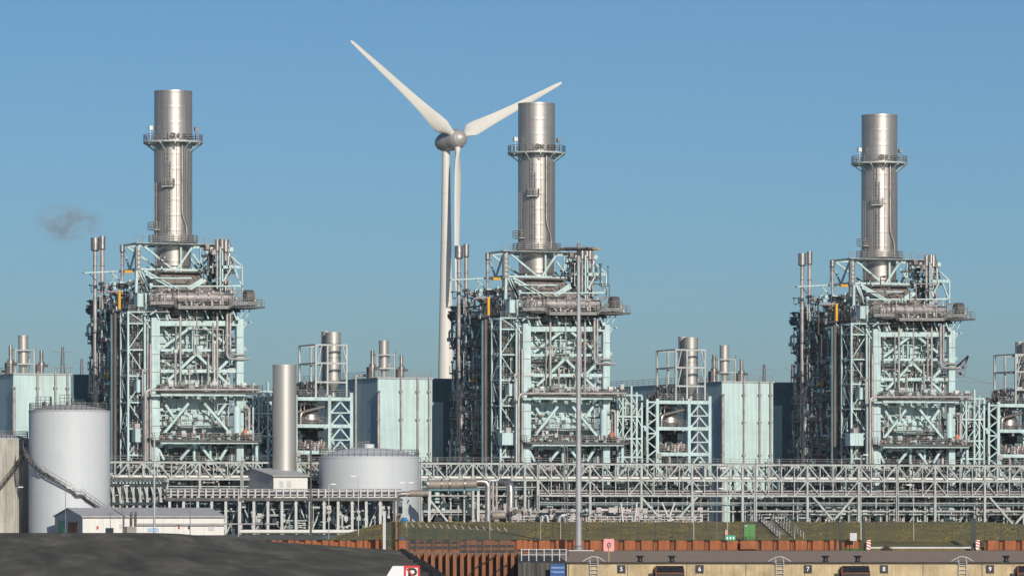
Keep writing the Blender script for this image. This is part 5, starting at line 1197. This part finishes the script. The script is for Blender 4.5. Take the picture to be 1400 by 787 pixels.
# floodlight mast
Y = 738; t = empty('floodlight_mast', (gx(791,Y),Y,0), 0, 'very tall pale floodlight mast with a round head in front of the middle boiler', 'floodlight mast'); zt = gz(340,Y)
b = MB(); b.lathe((0,0,0), [(.46,.6),(.43,8),(.34,zt*.5),(.24,zt-.4),(.22,zt+.3)], 20); b.build('shaft', 'mast', t, True)
b = MB(); b.lathe((0,0,0), [(.8,.12),(.8,.28),(.62,.3),(.6,.62),(.72,.64),(.72,.8),(.53,.82)], 20); b.build('flange', 'galv', t, True); b = MB(); b.box((-2.4,-1.2,-.4), (2.2,1.4,.12)); b.build('foundation', 'galvlight', t)
b = MB(); b.box((.28,-.62,4.9), (.45,-.4,5.5)); b.build('access_door', 'dark', t)
b = MB(); b.lathe((0,0,zt), [(.3,-.1),(2.4,-.1),(2.4,.12),(.3,.12)], 24); g = b.build('head_ring', 'brown', t)
b = MB(); b.beam((-2.6,0,zt-.2), (3.2,0,zt-.2), .16); b.beam((0,-2.4,zt-.2), (0,2.4,zt-.2), .16); b.build('spoke', 'galv', t)
for k in range(12):
    a = 2*math.pi*k/12; c, s = math.cos(a), math.sin(a); b = MB(); q = Vector((c*2.75,s*2.75,zt+.05)); b.beam(q-Vector((c,s,.25))*.35, q+Vector((c,s,-.35))*.35, .5, .2); b.build('floodlight', 'postyellow' if k in (0,11) else 'brown', g)
b = MB(); b.cyl((0,0), .22, zt+.1, zt+.7, 10); b.beam((0,0,zt+.7), (0,0,zt+1.5), .06); b.cyl((.1,0), .25, zt+.6, zt+.8, 8); b.build('lifting_cap', 'galv', t)

def lamp(px, ytop, ybot, Y, w, arm, label, m='galvlight', double=False):
    z0 = gz(ybot,Y); z1 = gz(ytop,Y); t = empty('lamp_post', (gx(px,Y),Y,z0), 0, label, 'lamp post', 'plant lamp posts'); h = z1-z0
    b = MB(); b.tube([(0,0,0),(0,0,h)], [w/2,w*.35], 8); b.build('pole', m, t, True)
    for sx in ((arm,-arm) if double else (arm,)):
        b = MB(); b.beam((0,0,h-.05), (sx*.8,0,h+.05), .08); b.build('arm', m, t)
        b = MB(); s = 1 if sx > 0 else -1; xa, xb = sorted((sx*.5,sx*.5+s*.75)); b.box((xa,-.18,h), (xb,.18,h+.16)); b.build('lamp_head', 'signwhite', t)
lamp(22, 666, 729, 806, .16, .7, 'slim lamp post in the dark gap left of the tall white tank')
lamp(89.5, 667, 732, 798, .12, .6, 'slim lamp post standing before the gable of the white building', 'galv')
lamp(168, 664, 731, 800, .12, .5, 'lamp post before the long white building, behind its flues', 'galv')
lamp(449.5, 662, 737, 770, .16, .7, 'lamp post in front of the low rack, left under the low wide tank')
lamp(490, 651, 737, 770, .16, -.7, 'taller lamp post in front of the centre of the low wide tank')
lamp(556, 660, 737, 760, .14, .6, 'lamp post right of the low wide tank, above the cranked fence', double=True)
lamp(669.5, 657, 737, 752, .16, .5, 'slim lamp post left of the standpipes, on the bank')
lamp(739, 706, 737, 752, .12, .3, 'first short bent lamp post on the bank left of the mast')
lamp(766.5, 704, 737, 752, .12, .3, 'second short bent lamp post on the bank, next to the mast')
lamp(948.5, 672, 737, 752, .15, .6, 'lamp post on the bank left of the green sign')
lamp(980, 668, 737, 752, .14, .6, 'lamp post on the bank near the green cabinet', 'galv')
lamp(994.5, 640, 732, 752, .15, -.6, 'tall slim lamp post just above the green safety sign')
lamp(1177, 622, 737, 752, .17, .7, 'tall lamp post on the bank at the left end of the sliding gate')
lamp(1249, 663, 740, 752, .15, -.6, 'lamp post behind the middle of the sliding gate')
for (px, yt, w, m, lab) in ((211,598,.34,'greysteel','thick grey pole in front of the white building'),(425,612,.36,'brown','thick brownish pole left of the low wide tank'),(772,600,.18,'galv','slim dark pole just left of the floodlight mast'),(775.5,606,.14,'galv','slimmest pole nearest left of the floodlight mast'),(260,668,.14,'galv','slim pole before the right part of the white building'),(326,668,.2,'galvlight','pale slim pole at the left post of the low rack')):
    Y = 790; z1 = gz(yt,Y); t = empty('pole', (gx(px,Y),Y,1.5), 0, lab, 'pole', 'bare poles'); b = MB(); b.tube([(0,0,0),(0,0,z1-1.5)], [w/2,w*.4], 8); b.build('shaft', m, t, True); b = MB(); b.box((-w,-w,0), (w,w,.25)); b.build('base', 'galv', t)

# ------------------------------------------------------------------ wind turbine
Y = 1400.0; s = Y/F; hub = W(625,190,Y); t = empty('wind_turbine', (0,0,0), 0, 'white three-bladed wind turbine towering behind the middle of the plant', 'wind turbine')
pv = Vector((-1*s, -31.7*s, -213*s)); qv = Vector((-165.5*s, -136*s, 21*s)); ax = pv.cross(qv).normalized()
if ax.y > 0: ax = -ax
Lb = pv.length; e1 = pv.normalized(); e2 = (qv - e1*qv.dot(e1)).normalized()
for k in range(3):
    a = R(120*k); d = e1*math.cos(a) + e2*math.sin(a); tg = ax.cross(d).normalized()
    st = [(.035,1.9,1.9,70),(.07,2.0,1.7,60),(.10,3.0,1.4,45),(.14,4.3,1.15,34),(.20,4.0,.95,26),(.28,3.3,.75,19),(.4,2.65,.55,13),(.55,2.1,.4,9),(.7,1.75,.28,6),(.85,1.25,.18,4),(.95,.95,.12,3),(.99,.65,.08,3),(1.0,.15,.03,3)]
    b = MB(); base = 0; n = 14
    for (f, ch, th, tw) in st:
        c = d*(Lb*f) + hub + ax*.2; cw = tg*math.cos(R(tw)) - ax*math.sin(R(tw)); tn = d.cross(cw).normalized()
        for i in range(n):
            an = 2*math.pi*i/n; xx = math.cos(an); yy = math.sin(an)*(1-.35*(xx > 0)*xx if ch > 2.2 else 1)
            b.v.append(tuple(c + cw*(ch/2*xx*1.0 + (ch/2-.9)*.35*(ch > 2.05)) + tn*(th/2*yy)))
    for j in range(len(st)-1):
        for i in range(n): p0, p1 = j*n+i, j*n+(i+1)%n; b.f.append((p0,p1,p1+n,p0+n))
    b.f.append(tuple((len(st)-1)*n+i for i in range(n))); b.build('blade', 'turbine', t, True)
    b = MB(); b.tube([hub+d*.6, hub+d*(Lb*.045)], 1.25, 20); b.build('blade_collar', 'nacelle', t, True)
def lathe_axis(name, prof, m, o, axis):
    b = MB(); b.lathe((0,0,0), prof, 32); q = Vector((0,0,1)).rotation_difference(axis).to_matrix(); b.v = [tuple(o + q @ Vector(v)) for v in b.v]; return b.build(name, m, t, True)
lathe_axis('spinner', [(2.74,-1.7),(2.76,-.6),(2.7,.4),(2.3,1.5),(1.5,2.3),(.6,2.75),(.02,2.85)], 'nacelle', hub, ax)
lathe_axis('nacelle', [(.02,-8.6),(1.0,-8.3),(1.9,-7.4),(2.5,-6.0),(2.75,-4.4),(2.8,-3.0),(2.72,-1.75)], 'nacelle', hub, ax)
tp = hub - ax*4.6; tx = gx(609.7,Y)
b = MB(); b.lathe((tx,tp.y,0), [(11.0*s*1.15,GZ),(11.0*s,gz(515,Y)),(8.6*s,gz(400,Y)),(6.6*s,gz(300,Y)),(5.3*s,gz(205,Y))], 40); b.build('tower', 'turbine', t, True)
for y in (262, 330, 410): b = MB(); rr = (5.3+(11-5.3)*((y-205)/310))*s; b.lathe((tx,tp.y,gz(y,Y)), [(rr-.02,-.12),(rr+.015,-.1),(rr+.015,.1),(rr-.02,.12)], 40); b.build('flange_seam', 'turbine', t, True)

# ------------------------------------------------------------------ far things
def pylon(px, ytop, Y, label, w=6.0):
    x = gx(px,Y); h = gz(ytop,Y)-GZ; t = empty('pylon', (x,Y,GZ), R(20), label, 'pylon', 'distant pylons')
    for (a, c) in ((-1,-1),(1,-1),(1,1),(-1,1)): seg(t, 'leg', (a*w/2,c*w/2,0), (a*.4,c*.4,h), .35, 'far')
    for k in range(7):
        f = k/7; g = (k+1)/7; wa = (w/2)*(1-f)+.4*f; wb = (w/2)*(1-g)+.4*g; seg(t, 'lacing', (-wa,-wa,h*f), (wb,-wb,h*g), .2, 'far'); seg(t, 'lacing', (wa,-wa,h*f), (-wb,-wb,h*g), .2, 'far')
    for f in (.78, .88, .97): seg(t, 'crossarm', (-w*.8,0,h*f), (w*.8,0,h*f), .3, 'far')
for i, (px, yt, Y, lab) in enumerate(((112,490,2600,'faint lattice pylon in the far distance, right of the left hall'),(86,474,2300,'far pylon above the tall white tank'),(28,488,2900,'faintest far pylon at the left edge'),(1084,497,2500,'far pylon just left of the rightmost boiler'),(1045,498,2700,'far slim pylon above the hall between middle and right boilers'))): pylon(px, yt, Y, lab)
Y = 1900; t = empty('harbour_crane', (0,0,0), 0, 'distant dark harbour crane with raised jib right of the rightmost boiler', 'crane')
b = MB()
for (p, q) in (((1297,512),(1323,486)),((1300,508),(1324,487)),((1323,486),(1319,508)),((1324,486),(1312,512)),((1300,508),(1319,512)),((1290,515),(1320,514)),((1306,502),(1314,512)),((1312,496),(1318,504))): b.beam(W(*p,Y), W(*q,Y), .7)
b.build('jib', 'far', t); b = MB(); b.box((gx(1290,Y),Y-4,gz(522,Y)), (gx(1300,Y),Y+4,gz(508,Y))); b.build('machine_house', 'far', t); b = MB(); b.beam(W(1293,522,Y), W(1293,705,Y), 3.0); b.beam(W(1299,522,Y), W(1302,705,Y), 2.0); b.build('portal', 'far', t)
Y = 1500
for (p, q, sag, lab) in (((1318,514),(1420,534),4,'uppermost distant power line right of the rightmost boiler'),((1312,520),(1420,522),3,'middle distant power line right of the rightmost boiler'),((1318,538),(1420,530),2,'lowest distant power line right of the rightmost boiler')):
    b = MB(); b.tube([W(p[0]+(q[0]-p[0])*k/12, p[1]+(q[1]-p[1])*k/12+sag*math.sin(math.pi*k/12), Y) for k in range(13)], .12, 4); tag(b.build('power_line', 'far'), lab, 'power line', 'distant power lines')
# skeletal gantry at the right edge
t = empty('steel_gantry', (0,0,0), 0, 'grey steel gantry rising at the extreme right edge', 'gantry'); Y = 930
for x in (1391, 1402): seg(t, 'post', W(x,484,Y), W(x,545,Y), .32, 'greysteel')
for y in (486, 508, 530): seg(t, 'beam', W(1391,y,Y), W(1408,y,Y), .3, 'greysteel')
seg(t, 'brace', W(1391,508,Y), W(1402,486,Y), .18, 'greysteel')

# smoke wisp
b = MB(); p = W(92,305,1100); rg = random.Random(2)
b.lathe((0,0,0), [(.01,-1)]+[(math.sin(math.pi*k/12),-math.cos(math.pi*k/12)) for k in range(1,12)]+[(.01,1)], 20)
o = b.build('smoke_wisp', 'white'); o.location = p; o.scale = (8.5,4.0,5.2)
m = bpy.data.materials.new('thin_smoke'); m.use_nodes = True; n, l = m.node_tree.nodes, m.node_tree.links
n.remove(n['Principled BSDF']); pvn = n.new('ShaderNodeVolumePrincipled'); pvn.inputs['Color'].default_value = (.80,.64,.58,1); pvn.inputs['Anisotropy'].default_value = 0.0
tc = n.new('ShaderNodeTexCoord'); nz = n.new('ShaderNodeTexNoise'); nz.inputs['Scale'].default_value = 2.3; nz.inputs['Detail'].default_value = 5; nz.inputs['Roughness'].default_value = .6; nz.inputs['Distortion'].default_value = .8
l.new(tc.outputs['Object'], nz.inputs['Vector'])
ln = n.new('ShaderNodeVectorMath'); ln.operation = 'LENGTH'; l.new(tc.outputs['Object'], ln.inputs[0])
fa = n.new('ShaderNodeMapRange'); fa.inputs['From Min'].default_value = 1.0; fa.inputs['From Max'].default_value = .25; l.new(ln.outputs['Value'], fa.inputs['Value'])
th = n.new('ShaderNodeMapRange'); th.inputs['From Min'].default_value = .47; th.inputs['From Max'].default_value = .75; l.new(nz.outputs['Fac'], th.inputs['Value'])
mu = n.new('ShaderNodeMath'); mu.operation = 'MULTIPLY'; l.new(fa.outputs['Result'], mu.inputs[0]); l.new(th.outputs['Result'], mu.inputs[1])
m2 = n.new('ShaderNodeMath'); m2.operation = 'MULTIPLY'; m2.inputs[1].default_value = .7; l.new(mu.outputs['Value'], m2.inputs[0]); l.new(m2.outputs['Value'], pvn.inputs['Density'])
l.new(pvn.outputs['Volume'], n['Material Output'].inputs['Volume']); o.data.materials.clear(); o.data.materials.append(m)
tag(o, 'thin brownish smoke wisp drifting beside the leftmost twin vent pipes', 'smoke', kind='stuff')

# ------------------------------------------------------------------ thin haze in the air over the whole site
b = MB(); b.box((-6500,-500,-8), (6500,6500,175)); o = b.build('haze', 'white'); o['kind'] = 'stuff'; o['label'] = 'thin pale haze in the air over the whole plant'; o['category'] = 'haze'
m = bpy.data.materials.new('thin_haze'); m.use_nodes = True; n, l = m.node_tree.nodes, m.node_tree.links
n.remove(n['Principled BSDF']); pvn = n.new('ShaderNodeVolumePrincipled'); pvn.inputs['Color'].default_value = (.86,.91,.95,1)
pvn.inputs['Density'].default_value = .00004; pvn.inputs['Anisotropy'].default_value = .0
l.new(pvn.outputs['Volume'], n['Material Output'].inputs['Volume']); o.data.materials.clear(); o.data.materials.append(m)
